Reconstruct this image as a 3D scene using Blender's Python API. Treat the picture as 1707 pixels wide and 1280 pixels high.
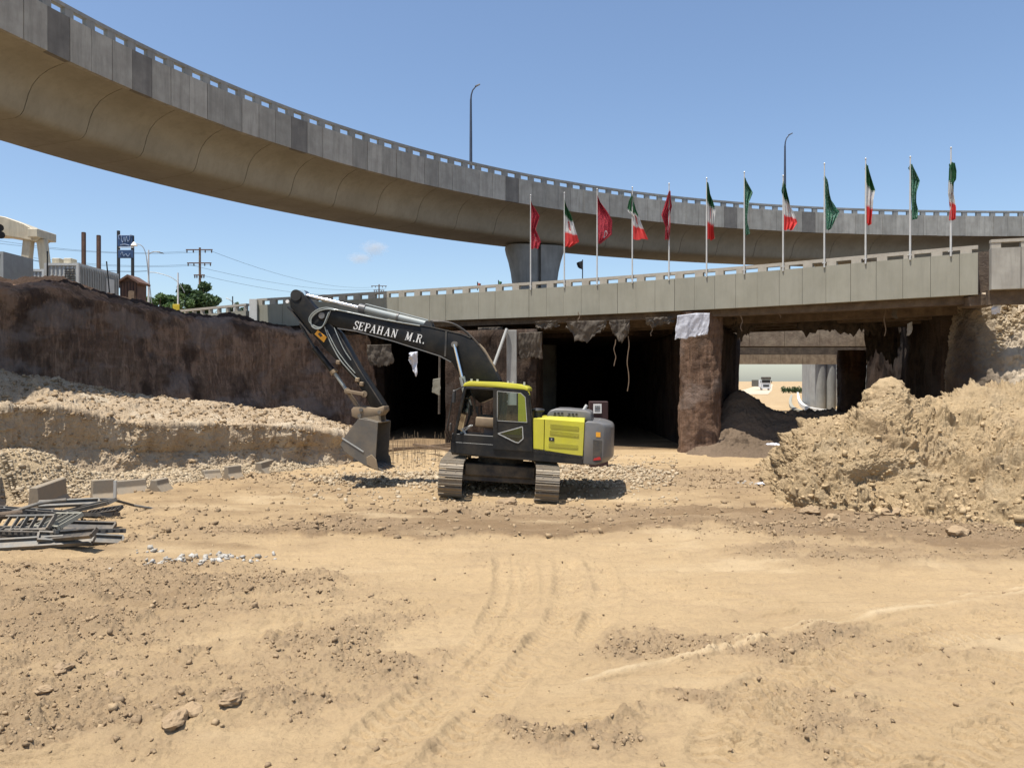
import bpy, bmesh, math, random
import numpy as np
from mathutils import Vector, Matrix
random.seed(7); rng = np.random.default_rng(7)
R = math.radians
for o in list(bpy.data.objects): bpy.data.objects.remove(o)
sc = bpy.context.scene
col = sc.collection

# ------------------------------------------------------------------ camera, sky, sun
CAMZ = 3.0; F = 1280.0; HY = 635.0; CXP = 853.5
cd = bpy.data.cameras.new('camera'); cam = bpy.data.objects.new('camera', cd); col.objects.link(cam)
cam.location = (0, 0, CAMZ); cam.rotation_euler = (R(90 - 0.22), 0, 0)
cd.sensor_width = 36; cd.lens = 36 * F / 1707; cd.clip_end = 6000; cd.clip_start = 0.1
sc.camera = cam
SUN_EL = 74.0
SUN_DIR = (-0.76, -0.65)                       # horizontal direction towards the sun
w = bpy.data.worlds.new('World'); sc.world = w; w.use_nodes = True
nt = w.node_tree; nt.nodes.clear()
sky = nt.nodes.new('ShaderNodeTexSky'); sky.sky_type = 'NISHITA'; sky.sun_disc = False
sky.sun_elevation = R(SUN_EL); sky.sun_rotation = math.atan2(SUN_DIR[0], SUN_DIR[1])
sky.altitude = 1500; sky.air_density = 1.2; sky.dust_density = 3.4; sky.ozone_density = 2.6
bg = nt.nodes.new('ShaderNodeBackground'); bg.inputs[1].default_value = 0.121
wo = nt.nodes.new('ShaderNodeOutputWorld')
nt.links.new(sky.outputs[0], bg.inputs[0]); nt.links.new(bg.outputs[0], wo.inputs[0])
sl = bpy.data.lights.new('sun', 'SUN'); sl.energy = 5.0; sl.angle = R(0.53); sl.color = (1.0, 0.95, 0.87)
so = bpy.data.objects.new('sun', sl); col.objects.link(so)
hx, hy = SUN_DIR; hl = math.hypot(hx, hy); ce = math.cos(R(SUN_EL))
sv = Vector((hx / hl * ce, hy / hl * ce, math.sin(R(SUN_EL))))
so.rotation_euler = (-sv).to_track_quat('-Z', 'Y').to_euler()
sc.view_settings.view_transform = 'Standard'; sc.view_settings.look = 'None'
sc.view_settings.exposure = 0.5; sc.view_settings.gamma = 1.0

# ------------------------------------------------------------------ helpers
def at(px, py, d):
    return Vector(((px - CXP) / F * d, d, CAMZ + (HY - py) / F * d))
def gp(px, py, z=0.0):
    d = (CAMZ - z) * F / (py - HY)
    return at(px, py, d)
def tag(o, label=None, cat=None, group=None, kind=None):
    if label: o['label'] = label
    if cat: o['category'] = cat
    if group: o['group'] = group
    if kind: o['kind'] = kind
    return o
def empty(name, loc=(0, 0, 0), rz=0.0):
    o = bpy.data.objects.new(name, None); col.objects.link(o)
    o.empty_display_size = 0.3; o.location = loc; o.rotation_euler = (0, 0, rz)
    return o
def link(name, me, mat=None, parent=None, smooth=None):
    if mat is not None and len(me.materials) == 0: me.materials.append(mat)
    if smooth is not None:
        me.polygons.foreach_set('use_smooth', [True] * len(me.polygons))
        if smooth < 180: me.set_sharp_from_angle(angle=R(smooth))
    o = bpy.data.objects.new(name, me); col.objects.link(o)
    if parent: o.parent = parent
    return o
def copy_tree(o, parent=None):
    c = o.copy(); col.objects.link(c); c.parent = parent
    for ch in list(o.children): copy_tree(ch, c)
    return c

class MB:
    def __init__(s): s.v = []; s.f = []
    def add(s, vs, fs):
        b = len(s.v); s.v += [tuple(v) for v in vs]; s.f += [tuple(i + b for i in f) for f in fs]; return s
    def box(s, c, size, rot=None):
        hx, hy, hz = size[0] / 2, size[1] / 2, size[2] / 2
        vs = [Vector((x, y, z)) for x in (-hx, hx) for y in (-hy, hy) for z in (-hz, hz)]
        if rot is not None: vs = [rot @ v for v in vs]
        c = Vector(c)
        return s.add([v + c for v in vs], [(0, 1, 3, 2), (4, 6, 7, 5), (0, 4, 5, 1), (2, 3, 7, 6), (0, 2, 6, 4), (1, 5, 7, 3)])
    def bar(s, p0, p1, w, h, up=(0, 0, 1)):
        p0, p1 = Vector(p0), Vector(p1); d = p1 - p0; L = d.length
        if L < 1e-6: return s
        d.normalize(); up = Vector(up)
        if abs(d.dot(up)) > .98: up = Vector((0, 1, 0))
        sx = d.cross(up).normalized(); uz = sx.cross(d).normalized()
        rot = Matrix((d, -sx, uz)).transposed()
        return s.box((p0 + p1) / 2, (L, w, h), rot)
    def tube(s, pts, r, n=8, cap=True):
        pts = [Vector(p) for p in pts]; m = len(pts)
        rs = r if isinstance(r, (list, tuple)) else [r] * m
        vs = []; pu = None
        for i, p in enumerate(pts):
            t = (pts[min(i + 1, m - 1)] - pts[max(i - 1, 0)])
            t = t.normalized() if t.length > 1e-9 else Vector((0, 0, 1))
            if pu is None:
                pu = t.orthogonal().normalized()
            pu = (pu - t * pu.dot(t))
            pu = pu.normalized() if pu.length > 1e-6 else t.orthogonal().normalized()
            q = t.cross(pu)
            for k in range(n):
                a = 2 * math.pi * k / n
                vs.append(p + (pu * math.cos(a) + q * math.sin(a)) * rs[i])
        fs = []
        for i in range(m - 1):
            for k in range(n):
                a = i * n + k; b = i * n + (k + 1) % n
                fs.append((a, b, b + n, a + n))
        if cap: fs += [tuple(range(n - 1, -1, -1)), tuple(range((m - 1) * n, m * n))]
        return s.add(vs, fs)
    def cyl(s, p0, p1, r, n=16, r1=None): return s.tube([p0, p1], [r, r if r1 is None else r1], n)
    def prism(s, a, b):                        # two matching loops of 3D points
        n = len(a)
        return s.add(list(a) + list(b), [tuple(range(n - 1, -1, -1)), tuple(range(n, 2 * n))] +
                     [(i, (i + 1) % n, (i + 1) % n + n, i + n) for i in range(n)])
    def mesh(s, name, bevel=0, seg=1):
        me = bpy.data.meshes.new(name); me.from_pydata(s.v, [], s.f)
        bm = bmesh.new(); bm.from_mesh(me)
        bmesh.ops.recalc_face_normals(bm, faces=bm.faces)
        if bevel:
            es = [e for e in bm.edges if len(e.link_faces) == 2 and e.calc_face_angle(0) > 0.5]
            bmesh.ops.bevel(bm, geom=es, offset=bevel, segments=seg, affect='EDGES', profile=0.5, clamp_overlap=True)
        bm.to_mesh(me); bm.free(); return me
    def build(s, name, mat, parent=None, bevel=0, seg=1, smooth=None):
        return link(name, s.mesh(name, bevel, seg), mat, parent, smooth)

# ------------------------------------------------------------------ numpy noise
_p = rng.permutation(256); PERM = np.concatenate([_p, _p, _p]).astype(np.int64)
_g3 = rng.normal(size=(256, 3)); _g3 /= np.linalg.norm(_g3, axis=1)[:, None]
_g2a = rng.uniform(0, 2 * np.pi, 256); _g2 = np.stack([np.cos(_g2a), np.sin(_g2a)], 1)
def fade(t): return t * t * t * (t * (t * 6 - 15) + 10)
def n2(x, y):
    xi = np.floor(x).astype(np.int64); yi = np.floor(y).astype(np.int64)
    xf = x - xi; yf = y - yi; u = fade(xf); v = fade(yf); xi &= 255; yi &= 255
    def g(a, b, fx, fy):
        h = PERM[PERM[(xi + a) & 255] + ((yi + b) & 255)] & 255
        gg = _g2[h]; return gg[..., 0] * fx + gg[..., 1] * fy
    a = g(0, 0, xf, yf); b = g(1, 0, xf - 1, yf); c = g(0, 1, xf, yf - 1); d = g(1, 1, xf - 1, yf - 1)
    return ((a + (b - a) * u) + ((c + (d - c) * u) - (a + (b - a) * u)) * v) * 1.4
def n3(x, y, z):
    xi = np.floor(x).astype(np.int64); yi = np.floor(y).astype(np.int64); zi = np.floor(z).astype(np.int64)
    xf = x - xi; yf = y - yi; zf = z - zi; u = fade(xf); v = fade(yf); w_ = fade(zf)
    def g(a, b, c):
        h = PERM[PERM[PERM[(xi + a) & 255] + ((yi + b) & 255)] + ((zi + c) & 255)] & 255
        gg = _g3[h]; return gg[..., 0] * (xf - a) + gg[..., 1] * (yf - b) + gg[..., 2] * (zf - c)
    def lerp(a, b, t): return a + (b - a) * t
    return 1.3 * lerp(lerp(lerp(g(0,0,0), g(1,0,0), u), lerp(g(0,1,0), g(1,1,0), u), v),
                lerp(lerp(g(0,0,1), g(1,0,1), u), lerp(g(0,1,1), g(1,1,1), u), v), w_)
def fbm2(x, y, f, o=4, gain=.5, ridge=False):
    s = 0; a = 1; t = 0
    for i in range(o):
        n = n2(x * f + 17.3 * i, y * f - 9.1 * i)
        if ridge: n = 1 - 2 * np.abs(n)
        s = s + a * n; t += a; a *= gain; f *= 2.03
    return s / t
def fbm3(P, f, o=4, gain=.5, st=(1, 1, 1), ridge=False, off=0.0):
    s = 0; a = 1; t = 0
    for i in range(o):
        n = n3(P[..., 0] * f * st[0] + 11.7 * i + off, P[..., 1] * f * st[1] - 5.3 * i, P[..., 2] * f * st[2] + 3.9 * i)
        if ridge: n = 1 - 2 * np.abs(n)
        s = s + a * n; t += a; a *= gain; f *= 2.03
    return s / t
def sstep(a, b, x):
    t = np.clip((x - a) / (b - a), 0, 1); return t * t * (3 - 2 * t)
def cells2(x, y, f, seed=0):
    """distance to nearest jittered cell point, and its random value"""
    x = x * f; y = y * f
    xi = np.floor(x).astype(np.int64); yi = np.floor(y).astype(np.int64)
    best = np.full(x.shape, 9.0); val = np.zeros(x.shape)
    for dx in (-1, 0, 1):
        for dy in (-1, 0, 1):
            cx = xi + dx; cy = yi + dy
            h = PERM[PERM[(cx + seed) & 255] + (cy & 255)]
            jx = cx + ((h * 37) % 256) / 256.; jy = cy + ((h * 91 + 13) % 256) / 256.
            d = (x - jx) ** 2 + (y - jy) ** 2
            m = d < best; best = np.where(m, d, best); val = np.where(m, ((h * 53 + 7) % 256) / 256., val)
    return np.sqrt(best), val
def cells3(P, f, seed=0):
    x = P[..., 0] * f; y = P[..., 1] * f; z = P[..., 2] * f
    xi = np.floor(x).astype(np.int64); yi = np.floor(y).astype(np.int64); zi = np.floor(z).astype(np.int64)
    best = np.full(x.shape, 9.0); val = np.zeros(x.shape)
    for dx in (-1, 0, 1):
        for dy in (-1, 0, 1):
            for dz in (-1, 0, 1):
                cx = xi + dx; cy = yi + dy; cz = zi + dz
                h = PERM[PERM[PERM[(cx + seed) & 255] + (cy & 255)] + (cz & 255)]
                d = (x - cx - ((h * 37) % 256) / 256.) ** 2 + (y - cy - ((h * 91 + 13) % 256) / 256.) ** 2 + (z - cz - ((h * 29 + 5) % 256) / 256.) ** 2
                m = d < best; best = np.where(m, d, best); val = np.where(m, ((h * 53 + 7) % 256) / 256., val)
    return np.sqrt(best), val

def grid_mesh(name, P, attrs=None, mat=None, smooth=True, flip=False, mask=None):
    nv, nu = P.shape[:2]
    me = bpy.data.meshes.new(name)
    me.vertices.add(nv * nu); me.vertices.foreach_set('co', P.reshape(-1).astype(np.float32))
    a = np.arange(nv * nu).reshape(nv, nu)
    q = np.stack([a[:-1, :-1], a[:-1, 1:], a[1:, 1:], a[1:, :-1]], -1).reshape(-1, 4)
    if mask is not None: q = q[mask.reshape(-1)]
    if flip: q = q[:, ::-1]
    n = len(q)
    me.loops.add(n * 4); me.loops.foreach_set('vertex_index', q.reshape(-1).astype(np.int32))
    me.polygons.add(n); me.polygons.foreach_set('loop_start', (np.arange(n) * 4).astype(np.int32))
    me.update(calc_edges=True)
    if smooth: me.polygons.foreach_set('use_smooth', np.ones(n, bool))
    for k, v in (attrs or {}).items():
        at_ = me.attributes.new(k, 'FLOAT', 'POINT'); at_.data.foreach_set('value', v.reshape(-1).astype(np.float32))
    if mat: me.materials.append(mat)
    return me
def cr(rows, n):
    """Catmull-Rom resample of control points array (m, k) to n samples, uniform in parameter"""
    rows = np.asarray(rows, float); m = len(rows)
    t = np.linspace(0, m - 1, n); i = np.clip(np.floor(t).astype(int), 0, m - 2); f = (t - i)
    sh = (n,) + (1,) * (rows.ndim - 1); f = f.reshape(sh)
    p0 = rows[np.clip(i - 1, 0, m - 1)]; p1 = rows[i]; p2 = rows[i + 1]; p3 = rows[np.clip(i + 2, 0, m - 1)]
    return 0.5 * (2 * p1 + (p2 - p0) * f + (2 * p0 - 5 * p1 + 4 * p2 - p3) * f ** 2 + (3 * p1 - p0 - 3 * p2 + p3) * f ** 3)
def lin(rows, counts):
    rows = np.asarray(rows, float); out = []
    for i, c in enumerate(counts):
        f = np.linspace(0, 1, c, endpoint=False).reshape((-1,) + (1,) * (rows.ndim - 1))
        out.append(rows[i] * (1 - f) + rows[i + 1] * f)
    out.append(rows[-1][None]); return np.concatenate(out)
def normals(P):
    du = np.gradient(P, axis=1); dv = np.gradient(P, axis=0)
    n = np.cross(du, dv); n /= (np.linalg.norm(n, axis=-1, keepdims=True) + 1e-9); return n

# ------------------------------------------------------------------ materials
def newmat(name):
    m = bpy.data.materials.new(name); m.use_nodes = True; t = m.node_tree
    return m, t, t.nodes['Principled BSDF']
def N(t, typ, **kw):
    n = t.nodes.new(typ)
    for k, v in kw.items():
        if k in n.inputs.keys(): n.inputs[k].default_value = v
        else: setattr(n, k, v)
    return n
def noise(t, vec, scale, detail=5, rough=.6):
    n = N(t, 'ShaderNodeTexNoise'); n.inputs['Scale'].default_value = scale
    n.inputs['Detail'].default_value = detail; n.inputs['Roughness'].default_value = rough
    if vec is not None: t.links.new(vec, n.inputs['Vector'])
    return n.outputs['Fac']
def ramp(t, fac, stops, interp='LINEAR'):
    r = N(t, 'ShaderNodeValToRGB'); r.color_ramp.interpolation = interp
    while len(r.color_ramp.elements) < len(stops): r.color_ramp.elements.new(0.5)
    for e, (p, c) in zip(r.color_ramp.elements, stops):
        e.position = p; e.color = (c, c, c, 1) if isinstance(c, (int, float)) else (*c, 1)
    t.links.new(fac, r.inputs[0]); return r.outputs[0]
def mix(t, fac, a, b, mode='MIX'):
    m = N(t, 'ShaderNodeMix', data_type='RGBA', blend_type=mode)
    for s, v in ((0, fac), (6, a), (7, b)):
        if hasattr(v, 'is_linked') or isinstance(v, bpy.types.NodeSocket): t.links.new(v, m.inputs[s])
        else: m.inputs[s].default_value = v if s == 0 else (*v, 1)
    return m.outputs[2]
def math_(t, op, a, b=None, c=None):
    m = N(t, 'ShaderNodeMath', operation=op)
    for i, v in enumerate((a, b, c)):
        if v is None: continue
        if isinstance(v, bpy.types.NodeSocket): t.links.new(v, m.inputs[i])
        else: m.inputs[i].default_value = v
    return m.outputs[0]
def bump(t, b, h, strength, dist):
    n = N(t, 'ShaderNodeBump'); n.inputs['Strength'].default_value = strength; n.inputs['Distance'].default_value = dist
    t.links.new(h, n.inputs['Height'])
    if b.inputs['Normal'].is_linked: t.links.new(b.inputs['Normal'].links[0].from_socket, n.inputs['Normal'])
    t.links.new(n.outputs[0], b.inputs['Normal'])
def mapping(t, vec, sc_):
    m = N(t, 'ShaderNodeMapping'); m.inputs['Scale'].default_value = sc_; t.links.new(vec, m.inputs['Vector']); return m.outputs[0]
def M(name, c, c2=None, rough=.7, metal=0, scale=3, lo=.35, hi=.65, bs=0, bst=.3, bd=.02, rand=0, dust=0, dustc=(.45, .33, .2), coat=0, streak=0):
    m, t, b = newmat(name)
    geo = N(t, 'ShaderNodeNewGeometry').outputs['Position']
    tc = N(t, 'ShaderNodeTexCoord').outputs['Object']
    f = ramp(t, noise(t, tc, scale), [(lo, 0.0), (hi, 1.0)])
    colr = mix(t, f, c, c2 or tuple(x * .8 for x in c))
    if rand:
        oi = N(t, 'ShaderNodeObjectInfo').outputs['Random']
        v = math_(t, 'MULTIPLY_ADD', oi, 2 * rand, 1 - rand)
        cb = N(t, 'ShaderNodeCombineColor'); [t.links.new(v, cb.inputs[i]) for i in range(3)]
        colr = mix(t, 1.0, colr, cb.outputs[0], 'MULTIPLY')
    if streak:
        sf = noise(t, mapping(t, geo, (2.2, 2.2, .25)), 2.0, 6, .7)
        colr = mix(t, math_(t, 'MULTIPLY', ramp(t, sf, [(.45, 0.0), (.72, 1.0)]), streak), colr, tuple(x * .45 for x in c))
    if dust:
        df = ramp(t, noise(t, tc, 1.7, 8, .7), [(.42, 0.0), (.68, 1.0)])
        colr = mix(t, math_(t, 'MULTIPLY', df, dust), colr, dustc)
    t.links.new(colr, b.inputs['Base Color'])
    b.inputs['Roughness'].default_value = rough; b.inputs['Metallic'].default_value = metal
    b.inputs['Coat Weight'].default_value = coat
    if bs: bump(t, b, noise(t, tc, bs, 8, .65), bst, bd)
    return m
def earth_mat(name, light, mid, dark, bumps=1.0, vert=False, attr=False):
    m, t, b = newmat(name)
    geo = N(t, 'ShaderNodeNewGeometry').outputs['Position']
    big = noise(t, geo, .35, 4, .5); med = noise(t, geo, 2.2, 6, .65); fine = noise(t, geo, 18, 8, .75)
    c = mix(t, ramp(t, big, [(.38, 0.0), (.62, 1.0)]), light, mid)
    c = mix(t, math_(t, 'MULTIPLY', ramp(t, med, [(.45, 0.0), (.7, 1.0)]), .6), c, mid)
    c = mix(t, math_(t, 'MULTIPLY', ramp(t, fine, [(.5, 0.0), (.75, 1.0)]), .55), c, dark)
    if vert:
        vs = noise(t, mapping(t, geo, (2.6, 2.6, .22)), 1.6, 7, .7)
        c = mix(t, math_(t, 'MULTIPLY', ramp(t, vs, [(.5, 0.0), (.63, 1.0)]), .8), c, tuple(min(1, x * 1.8) for x in light))
        hb = noise(t, mapping(t, geo, (.35, .35, 2.4)), 1.8, 5, .65)
        c = mix(t, math_(t, 'MULTIPLY', ramp(t, hb, [(.52, 0.0), (.66, 1.0)]), .5), c, tuple(min(1, x * 1.9) for x in mid))
        vs5 = noise(t, mapping(t, geo, (9, 9, .55)), 1.4, 5, .7)
        c = mix(t, math_(t, 'MULTIPLY', ramp(t, vs5, [(.5, 0.0), (.62, 1.0)]), .45), c, dark)
        vs2 = noise(t, mapping(t, geo, (.6, .6, .35)), 1.1, 4, .6)
        c = mix(t, math_(t, 'MULTIPLY', ramp(t, vs2, [(.5, 0.0), (.62, 1.0)]), .8), c, dark)
        vs4 = noise(t, mapping(t, geo, (.9, .9, .5)), 1.0, 6, .7)
        c = mix(t, math_(t, 'MULTIPLY', ramp(t, vs4, [(.53, 0.0), (.60, 1.0)]), .6), c, tuple(min(1, x * 1.6) for x in light))
        vs3 = noise(t, mapping(t, geo, (.5, .5, .9)), .9, 3, .6)
        c = mix(t, math_(t, 'MULTIPLY', ramp(t, vs3, [(.52, 0.0), (.62, 1.0)]), .5), c, tuple(.5 * x * 1.2 + .5 * sum(light) / 3 * 1.7 for x in light))
    if attr:
        for an, cc, k in attr:
            a = N(t, 'ShaderNodeAttribute', attribute_name=an).outputs['Fac']
            c = mix(t, math_(t, 'MULTIPLY', a, k), c, cc)
        if name == 'sandy_ground':
            s1 = noise(t, mapping(t, geo, (.45, 2.6, 1)), 1.5, 7, .68); s2 = noise(t, geo, 5.5, 7, .72)
            c = mix(t, math_(t, 'MULTIPLY', ramp(t, s1, [(.50, 0.0), (.66, 1.0)]), .40), c, (.30, .215, .13))
            c = mix(t, math_(t, 'MULTIPLY', ramp(t, s2, [(.54, 0.0), (.68, 1.0)]), .40), c, (.28, .20, .12))
            pa = N(t, 'ShaderNodeAttribute', attribute_name='pale').outputs['Fac']; c = mix(t, ramp(t, pa, [(.3, 0.0), (.9, .85)]), c, (.50, .385, .24))
        hsv = noise(t, geo, 60, 4, .7)
        c = mix(t, math_(t, 'MULTIPLY', ramp(t, hsv, [(.5, 0.0), (.72, 1.0)]), .35), c, dark)
    t.links.new(c, b.inputs['Base Color']); b.inputs['Roughness'].default_value = .95
    b.inputs['Specular IOR Level'].default_value = .15
    h = math_(t, 'ADD', math_(t, 'MULTIPLY', noise(t, geo, 9, 8, .7), 1.0), math_(t, 'MULTIPLY', noise(t, geo, 45, 6, .75), .35))
    bump(t, b, h, .8 * bumps, .06)
    if name == 'sandy_ground': bump(t, b, math_(t, 'ADD', noise(t, mapping(t, geo, (3.5, 12, 3)), 1.6, 8, .75), noise(t, geo, 26, 6, .75)), .45, .02)
    return m
SAND = (.60, .42, .235); SANDM = (.46, .31, .175); SANDD = (.26, .175, .10)
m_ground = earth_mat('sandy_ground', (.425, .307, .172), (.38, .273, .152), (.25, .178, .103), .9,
                     attr=[('damp', (.165, .108, .060), .9), ('rough', (.25, .18, .112), .65), ('pale', (.47, .355, .21), .85)])  # first tint: damp soil, plus shade painted under the bridge deck
m_mound = earth_mat('mound_earth', (.50, .37, .215), (.40, .295, .17), (.22, .155, .09), 1.6,
                    attr=[('damp', (.24, .165, .10), .8), ('pale', (.52, .43, .30), .6)])
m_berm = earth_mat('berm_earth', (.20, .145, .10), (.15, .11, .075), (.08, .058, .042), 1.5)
m_moundl = earth_mat('cream_mound_earth', (.47, .365, .245), (.39, .30, .20), (.25, .185, .12), 1.4, attr=[('damp', (.25, .185, .125), .7), ('pale', (.56, .48, .36), .6)])
m_wall = earth_mat('cut_wall_earth', (.26, .165, .108), (.195, .122, .082), (.07, .046, .034), 1.6, vert=True)
m_bank = earth_mat('bank_earth', (.48, .38, .27), (.38, .30, .20), (.20, .15, .10), 1.4, attr=[('damp', (.045, .032, .025), .95), ('pale', (.54, .46, .35), .6)])  # near-black tint is painted shade on the bank below the bridge end
m_dheap = earth_mat('dark_heap_earth', (.075, .048, .034), (.055, .036, .026), (.03, .02, .016), 1.5)
m_conc = M('fascia_concrete', (.40, .38, .33), (.31, .29, .25), .85, scale=1.6, bs=14, bst=.25, bd=.01, rand=.17, streak=.6)
m_conc_low = M('bridge_panel_concrete', (.30, .288, .232), (.265, .254, .20), .85, scale=1.2, bs=14, bst=.2, bd=.01, rand=.04, streak=.22)
m_conc_warm = M('girder_concrete', (.335, .31, .25), (.28, .258, .205), .85, scale=.8, bs=10, bst=.2, bd=.01, rand=.05, streak=.28)
m_conc_grey = M('pier_concrete', (.33, .33, .31), (.25, .25, .235), .85, scale=1.0, bs=10, bst=.2, bd=.01, streak=.5)
m_joint = M('dark_joint', (.05, .045, .04))
m_rail = M('rail_concrete', (.40, .37, .31), (.33, .30, .25), .8, scale=4, bs=20, bst=.2)
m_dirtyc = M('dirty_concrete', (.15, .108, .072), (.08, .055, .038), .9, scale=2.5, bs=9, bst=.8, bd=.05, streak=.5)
m_white = M('white_paint', (.75, .74, .70), (.62, .61, .57), .5, scale=2)

# ------------------------------------------------------------------ ground
def gxy(px, py): v = gp(px, py); return v.x, v.y
def blob(X, Y, px, py, rx, ry, ang=0, soft=.5):
    cx, cy = gxy(px, py); c, s = math.cos(R(ang)), math.sin(R(ang))
    u = ((X - cx) * c + (Y - cy) * s) / rx; v = (-(X - cx) * s + (Y - cy) * c) / ry
    return 1 - sstep(1 - soft, 1 + soft, np.sqrt(u * u + v * v))
TRACKS = [  # pixel polyline, rut width, depth, tread, pale
    ([(838, 925), (842, 985), (815, 1050), (740, 1130), (620, 1230), (560, 1300)], .16, .016, 1, .22),
    ([(868, 925), (872, 990), (846, 1060), (778, 1140), (670, 1240), (600, 1310)], .16, .016, 1, .22),
    ([(940, 925), (946, 975), (930, 1040), (880, 1100), (800, 1190), (730, 1290)], .18, .018, 1, .22),
    ([(990, 930), (1010, 975), (998, 1030), (950, 1080), (880, 1140)], .16, .014, 1, .22),
    ([(930, 1150), (1060, 1115), (1200, 1085), (1380, 1045), (1560, 1010), (1760, 985)], .065, -.022, 0, .9),
    ([(1200, 1078), (1330, 1045), (1460, 1022), (1600, 995), (1750, 975)], .045, -.014, 0, .7),
    ([(1185, 1290), (1205, 1220), (1260, 1160), (1350, 1105), (1480, 1060), (1700, 1020)], .20, .022, 1, .2),
    ([(1260, 1290), (1280, 1220), (1330, 1165), (1430, 1115), (1570, 1070), (1760, 1035)], .20, .02, 1, .2),
    ([(1390, 1300), (1480, 1210), (1600, 1145), (1760, 1090)], .28, .016, 2, .2),
    ([(1560, 1300), (1640, 1230), (1760, 1170)], .28, .016, 2, .2),
    ([(300, 1010), (480, 990), (650, 965), (800, 950)], .2, .012, 0, .4),
    ([(260, 1080), (460, 1050), (640, 1020)], .25, .015, 0, .3),
]
def H(X, Y, hi=True):
    D = np.maximum(Y, 1)
    h = fbm2(X, Y, .11, 3) * .10 * sstep(60, 20, Y)
    # masks -----------------------------------------------------------
    rough = np.zeros_like(X); XO, YO = X, Y
    X = X + fbm2(XO, YO, .9, 5, .62) * 1.1; Y = Y + fbm2(XO + 50, YO, .9, 5, .62) * .9
    for a in [(60, 1190, 1.5, .9, 20), (130, 1130, 1.4, 1.0, 10), (30, 1060, 1.6, 1.5, 0), (300, 1215, .95, .28, 28),
              (420, 1180, .7, .25, 22), (590, 1060, .55, 1.6, 0), (660, 1120, .6, .7, 30), (960, 1220, .75, .32, 0), (1060, 1210, .5, .25, 0),
              (1200, 1200, .4, .5, 0), (1350, 1190, .6, .6, 0), (1400, 1090, 1.4, .6, 0), (1150, 1075, 1.0, .6, 0), (1300, 1245, .6, .3, 0),
              (380, 800, 3, 1.2, 0), (600, 800, 3.0, 1.2, 0), (1560, 885, 5, 1.2, -3), (300, 990, 2.6, 1.6, 0), (150, 960, 2.5, 1.0, 10),
              (420, 1160, 1.6, .8, 20), (200, 860, 2, .8, 0), (1150, 800, 3.5, 2.2, 0), (920, 850, 3, .9, 0), (480, 880, 2.6, .7, 0), (1500, 925, 3, .5, 0), (120, 900, 1.5, .5, 0), (1000, 790, 2.2, 2.2, 0), (800, 800, 1.7, 1.7, 0)]:
        rough = np.maximum(rough, blob(X, Y, *a))
    nz = fbm2(X, Y, .9, 4)
    st_ = fbm2((X * .99 + Y * .14) * .25, (-X * .14 + Y * .99) * 1.5, 1.0, 4, .6)
    rough = np.clip(rough * (.78 + 1.1 * nz + 1.5 * st_) + .30 * sstep(.0, .5, fbm2(X + 40, Y, .5, 4) + .6 * st_), 0, 1)
    damp = np.zeros_like(X)
    for a in [(620, 885, 2.6, .62, -2), (800, 878, 3.2, .95, 0), (980, 868, 2.6, .8, -4), (740, 865, 3, .8, 0), (1250, 862, 3.4, 1.1, -6),
              (1500, 890, 3.2, .9, -6), (1700, 905, 2.6, 1.2, -6), (1150, 800, 3, 2.5, 0)]:
        damp = np.maximum(damp, blob(X, Y, *a, .25) * (.85 if a[1] > 820 else .35))
    X, Y = XO, YO
    edge = fbm2(X, Y, 1.3, 4)
    damp = np.clip(damp * (1 + .9 * edge), 0, 1) + (X > -9) * (X < 17) * sstep(32.5, 34.5, Y) * sstep(80, 60, Y) + (X > -9) * (X < -1) * sstep(28, 30, Y + X * .2) * .0  # band beneath the bridge deck is shade painted into the soil colour
    damp_shade_s = sstep(.3, .6, damp)
    broad = np.zeros_like(X)
    for a in [(1450, 850, 8, 3.2, -4), (1150, 800, 4.5, 4, 0), (800, 860, 6, 2.2, 0), (450, 830, 5, 3, 0), (1560, 925, 4, 1.0, -4), (250, 900, 3, 1.6, 0), (120, 1000, 2.5, 1.6, 0)]:
        broad = np.maximum(broad, blob(X + 1.6 * edge, Y + 1.4 * nz, *a, .45))
    damp_shade_s = np.maximum(damp_shade_s, broad * np.clip(.42 + .9 * fbm2(X * .7, Y * 1.6, 1.1, 5, .62), 0, .85) * (Y < 31))
    pale = np.clip(sstep(.0, .45, fbm2(X * .6 + 9, Y * 1.5, .5, 4)) * (1 - rough) * .5, 0, 1)
    # loose spoil in front of the machine, a hollow and a hump
    h += np.minimum(damp_shade_s, 1) * (.06 + .05 * fbm2(X, Y, 1.5, 3)) * (Y < 31)
    h += .10 * blob(X, Y, 1090, 890, .9, .35) + .10 * blob(X, Y, 420, 770, 2.5, 1) 
    h += .07 * blob(X, Y, 300, 1215, .9, .22, 28) + .05 * blob(X, Y, 80, 1120, .9, .3, 10) + .04 * blob(X, Y, 590, 1040, .3, 1.2)
    # grader streaks
    c, s = math.cos(R(9)), math.sin(R(9)); u = X * c + Y * s; v = -X * s + Y * c
    h += fbm2(u * .20, v * 1.9, 1.4, 5, .66) * .060 * (1 - .4 * rough)
    if hi:
        rp = fbm2(u * .9 + 5, v * 4.2, 1.0, 4, .6); rm = sstep(-.05, .3, fbm2(X + 80, Y, .55, 3)); h += (sstep(.16, .22, rp) + .8 * sstep(.34, .39, rp)) * .034 * rm
    h += fbm2(X, Y, 1.1, 5, .6) * (.05 + .07 * rough) + np.maximum(0, st_ - .1) * .05
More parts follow.
